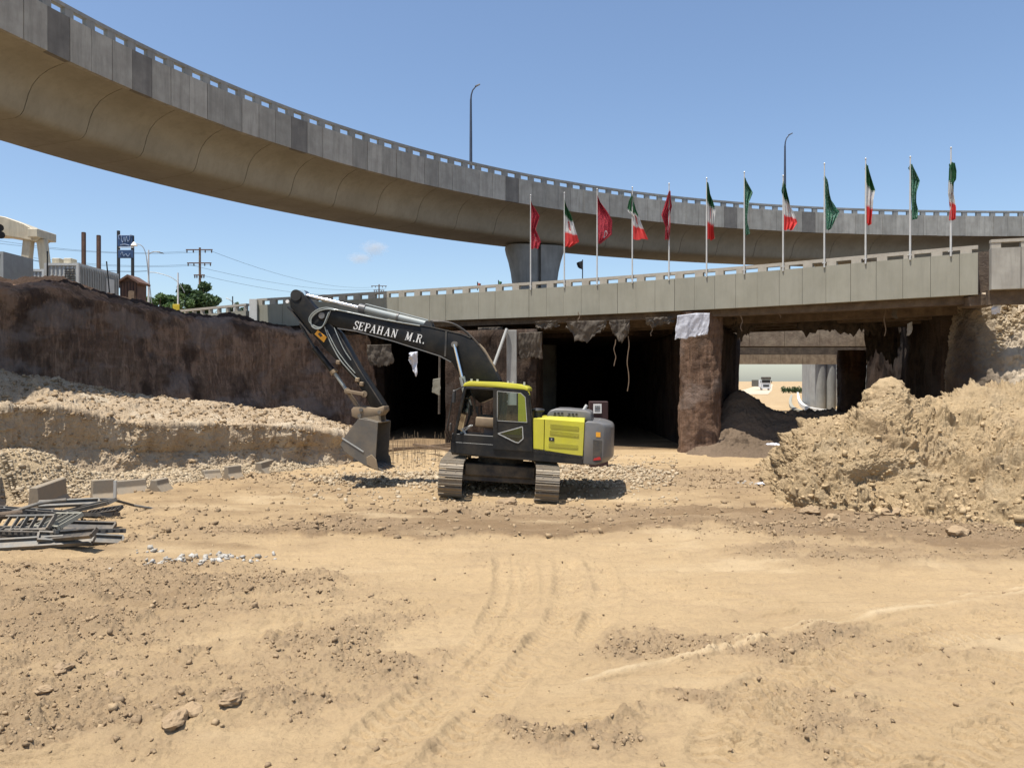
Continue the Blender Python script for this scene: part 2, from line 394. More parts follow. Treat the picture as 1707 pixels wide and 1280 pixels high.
    if hi:
        sm = 1 - rough
        h += fbm2(X, Y, 7, 5, .68) * (.007 + .034 * rough) * (1 - .6 * pale)
        h += np.maximum(0, fbm2(X + 3, Y, 11, 3, .6, ridge=True) - .25) * .05 * rough
        d1, v1 = cells2(X + .1 * nz, Y, 6.0); h += rough * .045 * np.maximum(0, 1 - 1.5 * d1) * (v1 > .35) * (v1 + .2)
        d2, v2 = cells2(X, Y, 13.0, 5); h += (rough * .8 + .06) * .022 * np.maximum(0, 1 - 1.5 * d2) * (v2 > .5)
        d3, v3 = cells2(X, Y, 2.4, 9); h += rough * .08 * np.maximum(0, 1 - 1.8 * d3) * (v3 > .72)
        for pts, wd, dep, tread, pl in TRACKS:
            P = cr([gxy(*p) for p in pts], 60)
            m = (X > P[:, 0].min() - .8) & (X < P[:, 0].max() + .8) & (Y > P[:, 1].min() - .8) & (Y < P[:, 1].max() + .8)
            if not m.any(): continue
            x = X[m]; y = Y[m]; best = np.full(x.shape, 9.); arc = np.zeros(x.shape); L = 0
            for i in range(len(P) - 1):
                ax, ay = P[i]; bx, by = P[i + 1]; dx, dy = bx - ax, by - ay; ll = math.hypot(dx, dy)
                t = np.clip(((x - ax) * dx + (y - ay) * dy) / (ll * ll), 0, 1)
                dd = np.hypot(x - ax - t * dx, y - ay - t * dy); k = dd < best
                best = np.where(k, dd, best); arc = np.where(k, L + t * ll, arc); L += ll
            q = best / wd; endf = sstep(0, .4, arc) * sstep(L, L - .4, arc) * (.35 + .65 * sstep(-.35, .25, fbm2(x, y, 1.1, 3)))
            dep = dep * 2.3; dh = -dep * np.exp(-q ** 4) + (abs(dep) * .7) * np.exp(-((q - 1.35) / .3) ** 2)
            if tread: dh += dep * .45 * np.exp(-q ** 4) * np.sign(np.sin(arc * (42 if tread == 1 else 30) + (best * 18)))
            hh = h[m]; hh += dh * endf; h[m] = hh
            r = rough[m]; rough[m] = r * (1 - .6 * np.exp(-q ** 2) * endf)
            if pl: pp = pale[m]; pale[m] = np.maximum(pp, pl * np.exp(-q ** 2) * endf)
    far = sstep(36, 30, Y)
    h = h * far
    # the pit floor dips a little under the right track; ground rises far off beyond the underpass
    h += sstep(60, 200, Y) * .5
    h -= .10 * blob(X, Y, 960, 850, 2.5, 2.5, 0, .8)
    h -= .15 * sstep(-9, -14, X) * sstep(6, 12, Y) * 0
    return h, damp_shade_s, rough, pale
dn = 1 / np.linspace(1 / 4.9, 1 / 42, 600)
dist = np.concatenate([[-60, -25, -8, 0, 2.5, 4], dn, np.geomspace(42, 4000, 44)[1:]])
us = np.concatenate([[-12, -7, -4, -2.5, -1.6, -1.15, -.95, -.85], np.linspace(-.78, .78, 920), [.85, .95, 1.15, 1.6, 2.5, 4, 7, 12]])
U_, D_ = np.meshgrid(us, dist)
GX = U_ * np.maximum(D_, 5.0); GY = D_.copy()
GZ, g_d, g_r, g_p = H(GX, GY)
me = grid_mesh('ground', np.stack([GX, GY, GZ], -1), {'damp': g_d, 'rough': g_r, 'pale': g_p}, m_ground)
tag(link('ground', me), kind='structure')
def ground_z(x, y):
    return float(H(np.array([float(x)]), np.array([float(y)]))[0][0])

# ------------------------------------------------------------------ earth sheets
def cols(table):                                   # table[row][station] = (px, py, d) -> xyz
    return np.array([[tuple(at(*p)) for p in row] for row in table])
def earth_disp(P, amp=.35, f=.45, clod=.16, rough=.05, st=(1, 1, 1), off=0., cm=None):
    n = normals(P)
    if n[..., 2].mean() < 0: n = -n
    d = fbm3(P, f, 4, .5, st, off=off) * amp
    d += fbm3(P, f * 2.6, 4, .55, st, ridge=True, off=off) * amp * .35
    cm = sstep(-.12, .3, fbm3(P + 31., .55, 3)) if cm is None else cm
    Q = P + .10 * np.stack([fbm3(P, 3, 2), fbm3(P + 7, 3, 2), fbm3(P + 13, 3, 2)], -1)
    d1, v1 = cells3(Q, 2.4); d += clod * np.maximum(0, .75 - d1) * (v1 > .55) * v1 * cm
    d1, v1 = cells3(Q, 6.0, 3); d += clod * .42 * np.maximum(0, .8 - d1) * (v1 > .5) * cm
    d1, v1 = cells3(Q, 13., 7); d += clod * .22 * np.maximum(0, .8 - d1) * (v1 > .4) * (.3 + .7 * cm)
    d += fbm3(P, 4.0, 4, .65, ridge=True) * rough * (.5 + cm) + fbm3(P, 12, 3, .65) * rough * .45
    return P + n * d[..., None]
# left mound with its cut face -------------------------------------------------
G0 = []
st = [-260, -120, 0, 90, 170, 250, 340, 420, 500, 580]
base = [(-260, 812, 17.5), (-120, 806, 18.3), (0, 795, 19.6), (90, 790, 20.6), (170, 786, 21.6), (250, 782, 22.6), (340, 775, 23.8), (420, 768, 25), (500, 764, 26.3), (585, 760, 28)]
low = [(-260, 765, 18.1), (-120, 757, 19.0), (0, 748, 20.2), (90, 748, 21.2), (170, 750, 22.3), (250, 752, 23.2), (340, 752, 24.25), (420, 748, 25.45), (500, 744, 26.75), (585, 748, 28.4)]
edge = [(-260, 672, 18.1), (-120, 676, 18.95), (0, 682, 20.15), (90, 680, 21.15), (170, 696, 22.15), (250, 708, 23.0), (340, 708, 24.05), (420, 708, 25.3), (500, 714, 26.6), (585, 730, 28.3)]
midt = [(-260, 640, 19.8), (-120, 644, 20.8), (0, 648, 22.2), (90, 655, 23.4), (170, 666, 24.4), (250, 677, 25.3), (340, 690, 26.2), (420, 697, 27.4), (500, 702, 28.7), (585, 722, 29.9)]
crest = [(-260, 610, 22.0), (-120, 614, 23.2), (0, 622, 24.6), (90, 640, 25.6), (170, 649, 26.6), (250, 660, 27.3), (340, 674, 28.3), (420, 686, 29.3), (500, 688, 30.5), (585, 712, 31.5)]
back = [(-260, 700, 25.5), (-120, 700, 26.6), (0, 705, 28.0), (90, 712, 28.8), (170, 718, 29.5), (250, 722, 30.2), (340, 728, 31.2), (420, 732, 32.2), (500, 738, 33.2), (585, 742, 34)]
C = cols([base, low, edge, midt, crest, back])
C[0, :, 2] -= .4; C[5, :, 2] -= .8
C = np.stack([cr(C[i], 720) for i in range(6)])
P = lin(C, [60, 100, 70, 70, 40])
# soften the profile a little, then erode the face
for _ in range(2): P[1:-1] = (P[:-2] + 2 * P[1:-1] + P[2:]) / 4
P0 = P.copy()
face = np.exp(-((np.arange(P.shape[0]) - 95) / 60.) ** 2)[:, None]
big = fbm3(P0 * np.array([1, 1, .35]), .55, 3)
fm_ = 1 - .85 * face * (fbm3(P0, .7, 3) < .12)
P = earth_disp(P, .30, .5, .24, .06, cm=sstep(-.15, .3, fbm3(P0 + 3, .8, 3)) * fm_)
sc_ = fbm3(P0, 1.6, 5, .6, (1, 1, .18), ridge=True)
P[..., 0] += face * sc_ * .16 + face * big * .55 * .8; P[..., 1] -= face * sc_ * .14 + face * big * .55 * .6
pale_m = sstep(.0, .4, fbm3(P0, 1.2, 4)) 
damp_m = face * sstep(.1, .5, fbm3(P0, .8, 3)) * .5
MOUND_L = P
me = grid_mesh('left_earth_mound', P, {'damp': damp_m, 'pale': pale_m}, m_moundl)
tag(link('earth_mound', me), kind='structure')
# right mound -----------------------------------------------------------------------
base = [(1255, 800, 24), (1280, 815, 22.0), (1308, 840, 19.4), (1350, 862, 17.6), (1420, 872, 16.9), (1480, 872, 16.8), (1550, 880, 16.3), (1620, 892, 15.6), (1707, 910, 14.6), (1830, 930, 13.6), (2000, 930, 13.6)]
low = [(1262, 790, 24.6), (1288, 798, 22.6), (1318, 808, 20.0), (1352, 830, 18.0), (1420, 842, 17.3), (1480, 840, 17.2), (1550, 846, 16.9), (1620, 852, 16.4), (1707, 858, 15.6), (1830, 865, 14.8), (2000, 865, 14.8)]
mid = [(1268, 778, 25.4), (1296, 782, 23.4), (1328, 778, 20.9), (1362, 775, 19.0), (1420, 765, 18.6), (1480, 755, 18.6), (1550, 765, 18.4), (1620, 770, 18.1), (1707, 772, 17.6), (1830, 770, 17.2), (2000, 770, 17.2)]
hi_ = [(1274, 768, 26.4), (1302, 765, 24.8), (1336, 752, 22.2), (1375, 728, 20.8), (1425, 718, 20.3), (1478, 690, 20.1), (1545, 705, 20.0), (1620, 702, 20.0), (1707, 702, 19.8), (1830, 700, 19.6), (2000, 700, 19.6)]
crest = [(1280, 762, 27.4), (1308, 752, 26.4), (1345, 730, 24.0), (1385, 711, 22.8), (1432, 706, 21.9), (1475, 650, 21.3), (1540, 672, 21.6), (1612, 662, 22.2), (1707, 664, 22.4), (1830, 662, 22.6), (2000, 662, 22.6)]
back = [(1288, 772, 29.5), (1318, 770, 29), (1355, 765, 27.0), (1395, 760, 25.8), (1450, 755, 25.0), (1520, 735, 24.3), (1570, 720, 24.9), (1640, 690, 25.3), (1720, 672, 25.8), (1830, 665, 26.6), (2000, 665, 26.6)]
C = cols([base, low, mid, hi_, crest, back]); C[0, :, 2] -= .25; C[:, 0, 2] = -.4; C[1:, 1, 2] *= .6
C = np.stack([cr(C[i], 760) for i in range(6)])
P = lin(C, [50, 90, 90, 70, 40])
for _ in range(3): P[1:-1] = (P[:-2] + 2 * P[1:-1] + P[2:]) / 4
P0 = P.copy()
P = earth_disp(P, .72, .62, .60, .13, off=5.)
P[..., 2] -= .35 * np.maximum(0, cells3(P0, .9, 4)[0] - .62) 
d2, v2 = cells3(P0, 1.25, 11); P[..., 1] -= .30 * np.maximum(0, .7 - d2) * (v2 > .5)
hollow = np.exp(-(((P0[..., 0] - at(1490, 820, 17.3).x) / 1.0) ** 2 + ((P0[..., 2] - at(1490, 822, 17.3).z) / .38) ** 2)) * (P0[..., 1] < 19)
P[..., 1] += hollow * .8
MOUND_R = P
me = grid_mesh('right_earth_mound', P, {'damp': sstep(.0, .4, fbm3(P0, .7, 4)) * .45, 'pale': sstep(.05, .4, fbm3(P0 + 5, .9, 4)) * .4}, m_mound)
tag(link('earth_mound', me), kind='structure')
# berm under the bridge, at the mouth of the through passage ------------------------------
base = [(1120, 757, 31), (1160, 757, 30.6), (1210, 760, 30.0), (1280, 760, 29.6), (1350, 762, 29.2), (1420, 765, 29), (1520, 765, 29), (1640, 765, 28)]
low = [(1130, 752, 31.8), (1165, 745, 31.8), (1215, 748, 31.6), (1285, 743, 31.6), (1350, 737, 31.4), (1420, 735, 31), (1520, 735, 30.6), (1640, 735, 29)]
crest = [(1140, 735, 33), (1175, 715, 33.6), (1225, 655, 34.2), (1290, 689, 33.6), (1350, 690, 33.4), (1420, 690, 33.2), (1520, 690, 33), (1640, 690, 32)]
back = [(1140, 735, 36), (1175, 700, 36.5), (1228, 662, 37), (1292, 697, 37.5), (1350, 700, 37.5), (1420, 700, 37.5), (1520, 700, 37), (1640, 700, 36)]
end = [(1140, 720, 42), (1175, 720, 42), (1225, 720, 42), (1290, 715, 43), (1350, 715, 43), (1420, 715, 43), (1520, 715, 43), (1640, 715, 43)]
C = cols([base, low, crest, back, end]); C[0, :, 2] -= .3; C[4, :, 2] -= 2; C[:, 0, 2] = -.35; C[1:4, 1, 2] *= .55
C = np.stack([cr(C[i], 300) for i in range(5)]); P = lin(C, [40, 60, 30, 20])
for _ in range(2): P[1:-1] = (P[:-2] + 2 * P[1:-1] + P[2:]) / 4
P = earth_disp(P, .24, .7, .26, .08)
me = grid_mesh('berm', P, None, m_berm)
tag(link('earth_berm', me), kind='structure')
# left cut wall and the ground above it ----------------------------------------------------
# station: rim px, rim py, d, heap crest py
S = [(-420, 470, 22, 452), (-260, 475, 24.5, 456), (-120, 480, 27.5, 462), (0, 484, 29.6, 470), (52, 484, 30.6, 465), (103, 482, 31.6, 464), (134, 495, 32.2, 474),
     (186, 505, 33.2, 492), (235, 515, 34.4, 503), (283, 525, 35.6, 518), (345, 538, 37.2, 528), (385, 540, 38.2, 524), (438, 546, 39.4, 538), (520, 556, 40.6, 552), (610, 560, 41.6, 556)]
rows = [[], [], [], [], [], [], [], []]
for x, y, d, hc in S:
    rim = at(x, y, d); nrm = Vector((.85, -.52, 0))
    b = rim.copy(); b.z = -.3; b += nrm * 1.5
    m1 = rim.copy(); m1.z = 2.2; m1 += nrm * .55
    m2 = rim.copy(); m2.z = rim.z - 1.2; m2 += nrm * .12
    h1 = at(x, y - (y - hc) * .6, d + .9); h2 = at(x, hc, d + 2.2)
    h3 = h2 - nrm * 2.2; h3.z = rim.z - .25
    h4 = h3 - nrm * 12; h4.z = rim.z - .2
    h5 = h3 + Vector((-120, 180, 0)); h5.z = 6.3
    for r, p in zip(rows, (b, m1, m2, rim, h1, h2, h3, h4)): r.append(tuple(p))
C = np.array(rows)
C = np.stack([cr(C[i], 640) for i in range(8)])
P = lin(C, [60, 60, 40, 14, 16, 14, 14])
for _ in range(2): P[1:-1] = (P[:-2] + 2 * P[1:-1] + P[2:]) / 4
P0 = P.copy(); k = np.arange(P.shape[0])
wallm = (1 - sstep(150, 168, k))[:, None]
dd = fbm3(P0, .42, 3) * .55 + fbm3(P0, 1.1, 5, .6, (1, 1, .16), ridge=True) * .30 + fbm3(P0, 3.2, 4, .65, (1, 1, .4), ridge=True) * .14
P[..., 0] += wallm * dd * .85; P[..., 1] -= wallm * dd * .52
P[..., 2] += (1 - wallm) * (fbm3(P0, 1.3, 5, .6) * .30 + .14 * np.maximum(0, .8 - cells3(P0, 1.7, 3)[0]) + .10 * np.maximum(0, .8 - cells3(P0, 4.2, 5)[0]))
hm = np.zeros(P.shape[0] - 1, bool)[:, None] | np.zeros(P.shape[1] - 1, bool)[None]
isheap = np.broadcast_to((k[:-1] > 172)[:, None], hm.shape)
me = grid_mesh('cut_wall', P, None, m_wall, mask=~isheap)
tag(link('cut_earth_wall', me), kind='structure')
me = grid_mesh('dark_heap', P, None, m_dheap, mask=isheap)
tag(link('upper_ground', me), kind='structure')
# distant part of the upper ground
m_up = earth_mat('upper_soil', (.34, .25, .16), (.28, .2, .13), (.2, .14, .09))
mb = MB(); loop = [(-24, 36), (-20, 44), (-17, 50), (-17, 75), (-40, 260), (-260, 260), (-260, 20), (-30, 20)]
mb.prism([(x, y, 3.0) for x, y in loop], [(x, y, 6.0) for x, y in loop]).build('upper_ground', m_up)['kind'] = 'structure'
# right bank above the mound -------------------------------------------------------------------
base = [(1585, 700, 28.6), (1605, 690, 27.2), (1640, 682, 26.0), (1707, 672, 25.0), (1850, 665, 24.6), (2050, 660, 24.6)]
r1 = [(1588, 640, 28.8), (1610, 625, 27.4), (1650, 612, 26.6), (1707, 560, 26.6), (1850, 520, 26.6), (2050, 500, 26.6)]
r2 = [(1592, 560, 29.0), (1615, 540, 27.5), (1655, 545, 26.9), (1707, 520, 27.2), (1850, 490, 27.2), (2050, 480, 27.2)]
rim = [(1598, 512, 29.2), (1620, 510, 27.6), (1660, 500, 27.2), (1707, 492, 28.4), (1850, 470, 28.6), (2050, 460, 28.6)]
bk = [(1605, 500, 33), (1640, 500, 33), (1700, 496, 33), (1760, 485, 34), (1900, 470, 34), (2100, 460, 34)]
C = cols([base, r1, r2, rim, bk]); C[0, :, 2] -= .8
C = np.stack([cr(C[i], 360) for i in range(5)]); P = lin(C, [70, 60, 40, 20])
for _ in range(2): P[1:-1] = (P[:-2] + 2 * P[1:-1] + P[2:]) / 4
P0 = P.copy(); P = earth_disp(P, .35, .5, .34, .09, off=2., cm=np.clip(sstep(at(1600, 0, 27).x + .3, at(1680, 0, 27).x, P0[..., 0] + .5 * fbm3(P0, .8, 3)), 0, 1)); P[..., 1] += fbm3(P0, 1.6, 5, .6, (1, 1, .2), ridge=True) * .15 * (P0[..., 0] < at(1650, 0, 27).x)
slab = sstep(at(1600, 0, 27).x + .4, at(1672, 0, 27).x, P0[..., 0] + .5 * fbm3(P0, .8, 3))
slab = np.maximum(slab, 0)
me = grid_mesh('right_bank', P, {'damp': np.clip(1.0 - slab, 0, 1), 'pale': slab * .8}, m_bank)  # left end darkened to paint the shade under the bridge
tag(link('earth_bank', me), kind='structure')
BANK = P

# ------------------------------------------------------------------ solid earth behind the lower bridge
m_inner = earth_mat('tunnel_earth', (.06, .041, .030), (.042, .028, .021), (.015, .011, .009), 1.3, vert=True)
def block(name, loop, z0, z1, mat, rough=.42, kind='structure', res=.5, label=None, cat=None):
    """earth block: vertical walls with displaced faces, plus lid"""
    pts = []; n = len(loop)
    for i in range(n):
        a = Vector(loop[i]); b = Vector(loop[(i + 1) % n]); L = (b - a).length; m = max(2, int(min(L, 40) / res))
        for j in range(m): pts.append(a + (b - a) * (j / m))
    pts.append(pts[0]); q = np.array([[p.x, p.y] for p in pts]); zs = np.linspace(z0, z1, max(3, int((z1 - z0) / .3)))
    P = np.zeros((len(zs), len(q), 3)); P[..., 0] = q[:, 0]; P[..., 1] = q[:, 1]; P[..., 2] = zs[:, None]
    d = fbm3(P, .6, 3) * rough + fbm3(P, 1.6, 4, .6, (1, 1, .2), ridge=True) * rough * .5
    c = q.mean(0); v = q - c; v /= np.linalg.norm(v, axis=1)[:, None] + 1e-9
    P[..., 0] += d * v[:, 0]; P[..., 1] += d * v[:, 1]
    P[:, -1] = P[:, 0]
    me = grid_mesh(name, P, None, mat)
    bm = bmesh.new(); bm.from_mesh(me); bm.verts.ensure_lookup_table()
    nu = P.shape[1]; top = [bm.verts[(len(zs) - 1) * nu + j] for j in range(nu - 1)]
    bm.faces.new(top); bmesh.ops.recalc_face_normals(bm, faces=bm.faces); bm.to_mesh(me); bm.free()
    o = link(name, me); tag(o, label, cat, kind=kind); return o
# roof slab of soil over the dark openings, and the walls between and behind them
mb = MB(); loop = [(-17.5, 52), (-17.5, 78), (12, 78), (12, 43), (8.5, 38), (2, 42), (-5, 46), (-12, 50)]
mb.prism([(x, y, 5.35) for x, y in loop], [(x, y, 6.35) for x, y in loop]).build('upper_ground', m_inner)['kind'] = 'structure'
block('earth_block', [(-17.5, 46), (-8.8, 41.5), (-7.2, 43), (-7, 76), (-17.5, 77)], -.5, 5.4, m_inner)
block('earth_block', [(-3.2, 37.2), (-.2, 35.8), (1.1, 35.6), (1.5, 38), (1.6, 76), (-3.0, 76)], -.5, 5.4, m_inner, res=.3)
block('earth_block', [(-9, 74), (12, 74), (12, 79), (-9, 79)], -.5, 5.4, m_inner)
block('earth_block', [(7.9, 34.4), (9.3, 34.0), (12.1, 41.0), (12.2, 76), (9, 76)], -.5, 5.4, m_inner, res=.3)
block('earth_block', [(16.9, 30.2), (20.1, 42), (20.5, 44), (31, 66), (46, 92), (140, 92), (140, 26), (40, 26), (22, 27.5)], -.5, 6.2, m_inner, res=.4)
# brown soil-crusted pile between the two large openings
m_pile = earth_mat('pile_crust', (.155, .098, .066), (.12, .076, .053), (.05, .034, .026), 1.5, vert=True)
def rough_column(name, px0, px1, d, z0, z1, mat, depth=1.4, n=48, amp=.10):
    xa = at(px0, 0, d).x; xb = at(px1, 0, d).x; cx = (xa + xb) / 2; rx = (xb - xa) / 2
    zs = np.linspace(z0, z1, 90); th = np.linspace(0, 2 * np.pi, n + 1)
    P = np.zeros((90, n + 1, 3)); P[..., 0] = cx + rx * np.sign(np.cos(th)) * np.abs(np.cos(th)) ** .7
    P[..., 1] = d + depth / 2 + depth / 2 * np.sign(np.sin(th)) * np.abs(np.sin(th)) ** .7; P[..., 2] = zs[:, None]
    dd = fbm3(P, 1.1, 5, .6, (1, 1, .5)) * amp * 1.6 + fbm3(P, 4, 4, .65, (1.3, 1.3, .35), ridge=True) * amp * .5 + fbm3(P, 9, 3, .6) * amp * .3
    dd += .35 * np.exp(-(zs[:, None] - z0) / .35) * .6
    P[..., 0] += dd * np.cos(th); P[..., 1] += dd * np.sin(th); P[:, -1] = P[:, 0]
    return link(name, grid_mesh(name, P, None, mat))
tag(rough_column('support_pile', 1143, 1207, 31.9, -.3, 5.9, m_pile, 1.6, amp=.14), 'reddish brown earth-crusted pile between the two largest openings, white cloth over its top', 'pile', 'earth-crusted piles under the bridges')
tag(rough_column('support_pile', 1407, 1446, 52.0, -.3, 5.1, m_pile, 1.4, amp=.14), 'slimmer brown crusted pile seen deep inside the underpass beside grey columns', 'pile', 'earth-crusted piles under the bridges')

# ------------------------------------------------------------------ lower road bridge
Zt = 4.6
lp = [(330, 504), (430, 499), (523, 491.5), (650, 485), (775, 477.5), (900, 468.5), (1025, 460.5), (1150, 452), (1275, 440.5), (1400, 428.5), (1515, 418.5), (1630, 409)]
LX = np.array([[(x - CXP) / F * Zt * F / (HY - y), Zt * F / (HY - y)] for x, y in lp])
tt = np.linspace(0, 1, len(LX)); cxp = np.polyfit(tt, LX[:, 0], 4); cyp = np.polyfit(tt, LX[:, 1], 4)
tq = np.linspace(0, 1, 800); LQ = np.stack([np.polyval(cxp, tq), np.polyval(cyp, tq)], 1)
def arcs(Q):
    s = np.concatenate([[0], np.cumsum(np.linalg.norm(np.diff(Q, axis=0), axis=1))]); return s
Ls = arcs(LQ)
def on(Q, S_, s, off=0.0):
    x = np.interp(s, S_, Q[:, 0]); y = np.interp(s, S_, Q[:, 1])
    e = .3; dx = np.interp(s + e, S_, Q[:, 0]) - np.interp(s - e, S_, Q[:, 0]); dy = np.interp(s + e, S_, Q[:, 1]) - np.interp(s - e, S_, Q[:, 1])
    l = math.hypot(dx, dy) + 1e-9; return Vector((x - dy / l * off, y + dx / l * off, 0)), Vector((dx / l, dy / l, 0))
def s_at_px(Q, S_, px):
    u = CXP + Q[:, 0] / Q[:, 1] * F; return float(np.interp(px, u, S_))
# offset > 0 is away from the camera (left normal of a left-to-right line)
sL0 = s_at_px(LQ, Ls, 427); sL1 = s_at_px(LQ, Ls, 1630)
bridge = empty('road_bridge', (0, 0, 0)); tag(bridge, 'low concrete road bridge carrying the row of flags over the excavated openings', 'bridge')
def frame_pts(Q, S_, s, o0, o1, z0, z1):
    a, _ = on(Q, S_, s, o0); b, _ = on(Q, S_, s, o1)
    return [(a.x, a.y, z0), (b.x, b.y, z0), (b.x, b.y, z1), (a.x, a.y, z1)]
def sweep(Q, S_, s0, s1, n, o0, o1, z0, z1, name, mat, parent, **kw):
    mb = MB(); vs = []; fs = []
    for i in range(n + 1):
        s = s0 + (s1 - s0) * i / n
        zz0 = z0(s) if callable(z0) else z0; zz1 = z1(s) if callable(z1) else z1
        vs += frame_pts(Q, S_, s, o0, o1, zz0, zz1)
    for i in range(n):
        for k in range(4): a = i * 4 + k; b = i * 4 + (k + 1) % 4; fs.append((a, b, b + 4, a + 4))
    fs += [(3, 2, 1, 0), tuple(range(n * 4, n * 4 + 4))]
    return mb.add(vs, fs).build(name, mat, parent, **kw)
pxL = lambda s: CXP + np.interp(s, Ls, LQ[:, 0]) / np.interp(s, Ls, LQ[:, 1]) * F
railtop = lambda s: CAMZ + Zt
def ftop(s): return CAMZ + Zt - np.interp(pxL(s), [430, 700, 1630], [.36, .33, .25])
def fbot(s): return ftop(s) - np.interp(pxL(s), [430, 650, 1150, 1400, 1630], [1.22, 1.27, 1.36, 1.40, 1.42])
s = sL0; seams = [s]
while s < sL1 - .3:
    s += np.interp(pxL(s), [430, 700, 950, 1130, 1630], [.95, .93, .87, .86, .88]); seams.append(min(s, sL1))
m_beamtop = m_rail
for i in range(len(seams) - 1):
    a, b = seams[i] + .005, seams[i + 1] - .005
    big = pxL(b) < 660
    sweep(LQ, Ls, a, b, 1, 0 + rng.uniform(-.012, .012), .3, fbot, ftop, 'panel', m_conc_low, bridge)
    wpost = .42 if big else .34
    c0, d0 = on(LQ, Ls, seams[i] + wpost / 2 + .02, .12)
    zt = CAMZ + Zt - .12; zb = ftop(seams[i])
    MB().box((c0.x, c0.y, (zt + zb) / 2), (wpost, .2, zt - zb), Matrix((d0, Vector((-d0.y, d0.x, 0)), Vector((0, 0, 1)))).transposed()).build('rail_post', m_rail, bridge)
sweep(LQ, Ls, sL0, sL1, 60, .02, .24, CAMZ + Zt - .125, CAMZ + Zt, 'top_rail', m_rail, bridge)
sweep(LQ, Ls, sL0, sL1, 60, .04, .28, lambda s: fbot(s) + .02, lambda s: ftop(s) - .02, 'panel_core', m_joint, bridge)
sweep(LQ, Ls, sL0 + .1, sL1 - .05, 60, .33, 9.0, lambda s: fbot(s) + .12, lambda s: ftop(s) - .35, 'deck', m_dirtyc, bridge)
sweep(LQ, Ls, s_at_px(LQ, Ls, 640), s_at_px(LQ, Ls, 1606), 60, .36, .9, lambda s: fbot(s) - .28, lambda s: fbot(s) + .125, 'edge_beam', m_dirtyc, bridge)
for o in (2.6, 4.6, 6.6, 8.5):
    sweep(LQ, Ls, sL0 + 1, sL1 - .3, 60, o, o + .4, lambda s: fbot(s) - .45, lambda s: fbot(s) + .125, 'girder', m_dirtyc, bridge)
# end block and the wall segment beyond the gap at the right
wingp = empty('parapet_wall', (0, 0, 0)); tag(wingp, 'separate grey parapet wall right of the gap at the bridge end, at the frame edge', 'wall')
a0 = at(1652, 0, 25.6); dirw = Vector((.93, -.30, 0)).normalized(); nw = Vector((.30, .93, 0)).normalized()
for i in range(8):
    p0 = Vector((a0.x, a0.y, 0)) + dirw * (.86 * i + .01); p1 = Vector((a0.x, a0.y, 0)) + dirw * (.86 * (i + 1) - .01)
    z0, z1 = CAMZ + 3.05, CAMZ + 4.42
    mb = MB(); A = [p0 + Vector((0, 0, z0)), p1 + Vector((0, 0, z0)), p1 + Vector((0, 0, z1)), p0 + Vector((0, 0, z1))]
    mb.prism(A, [p + nw * .3 for p in A]).build('panel', m_conc, wingp)
    q = p0 + nw * .13 + dirw * .14
    MB().box((q.x, q.y, z1 + .10), (.28, .2, .2), Matrix((dirw, nw, Vector((0, 0, 1)))).transposed()).build('rail_post', m_rail, wingp)
p0 = Vector((a0.x, a0.y, z1 + .24)) + nw * .13; MB().bar(p0, p0 + dirw * 6.9, .24, .1).build('top_rail', m_rail, wingp)
p0 = Vector((a0.x, a0.y, 5.2)) + nw * .3; mb = MB(); mb.bar(p0 + nw * .2 + Vector((0, 0, .62)), p0 + nw * .2 + dirw * 7 + Vector((0, 0, .62)), .3, .5).build('footing', m_dirtyc, wingp)
MB().bar(at(1626, 455, 28.6), at(1662, 452, 28.6), .3, 1.5).build('back_panel', m_dirtyc, wingp)

# ------------------------------------------------------------------ further decks over the underpass
def far_deck(d0, d1, x0, x1, ytop, ybot, name, label, mat, slope=0):
    root = empty(name); tag(root, label, 'bridge', 'decks over the underpass')
    zt = CAMZ + (HY - ytop) / F * d0; zb = CAMZ + (HY - ybot) / F * d0
    xa = at(x0, 0, d0).x; xb = at(x1, 0, d0).x; n = int((xb - xa) / 2)
    for i in range(n):
        a = xa + (xb - xa) * i / n + .012; b = xa + (xb - xa) * (i + 1) / n - .012
        MB().box(((a + b) / 2, d0 + .2, (zt + zb) / 2), (b - a, .4, zt - zb)).build('panel', mat, root)
    MB().box(((xa + xb) / 2, (d0 + d1) / 2 + .2, (zt + zb) / 2 + .1), (xb - xa, d1 - d0 - .4, (zt - zb) * .7)).build('deck', m_dirtyc, root)
    return root
m_tan = M('dusty_deck_edge', (.34, .26, .17), (.20, .14, .09), .9, scale=2, bs=9, bst=.7, bd=.05, streak=.6)
far_deck(45.5, 54, 1190, 1720, 541, 577, 'overpass_deck', 'dirt-caked middle deck crossing the underpass behind the road bridge', m_tan)
far_deck(73, 76, 1190, 1560, 591, 607, 'overpass_deck', 'thin tan deck edge at the far mouth of the underpass, sky below it', m_tan)
MB().box((at(1350, 0, 66).x, 66.5, CAMZ + (HY - 582) / F * 66), (26, .5, .9)).build('crossbeam', m_dirtyc)
o = bpy.data.objects['crossbeam']; tag(o, 'dark cross beam in shade above the far mouth of the underpass', 'beam')
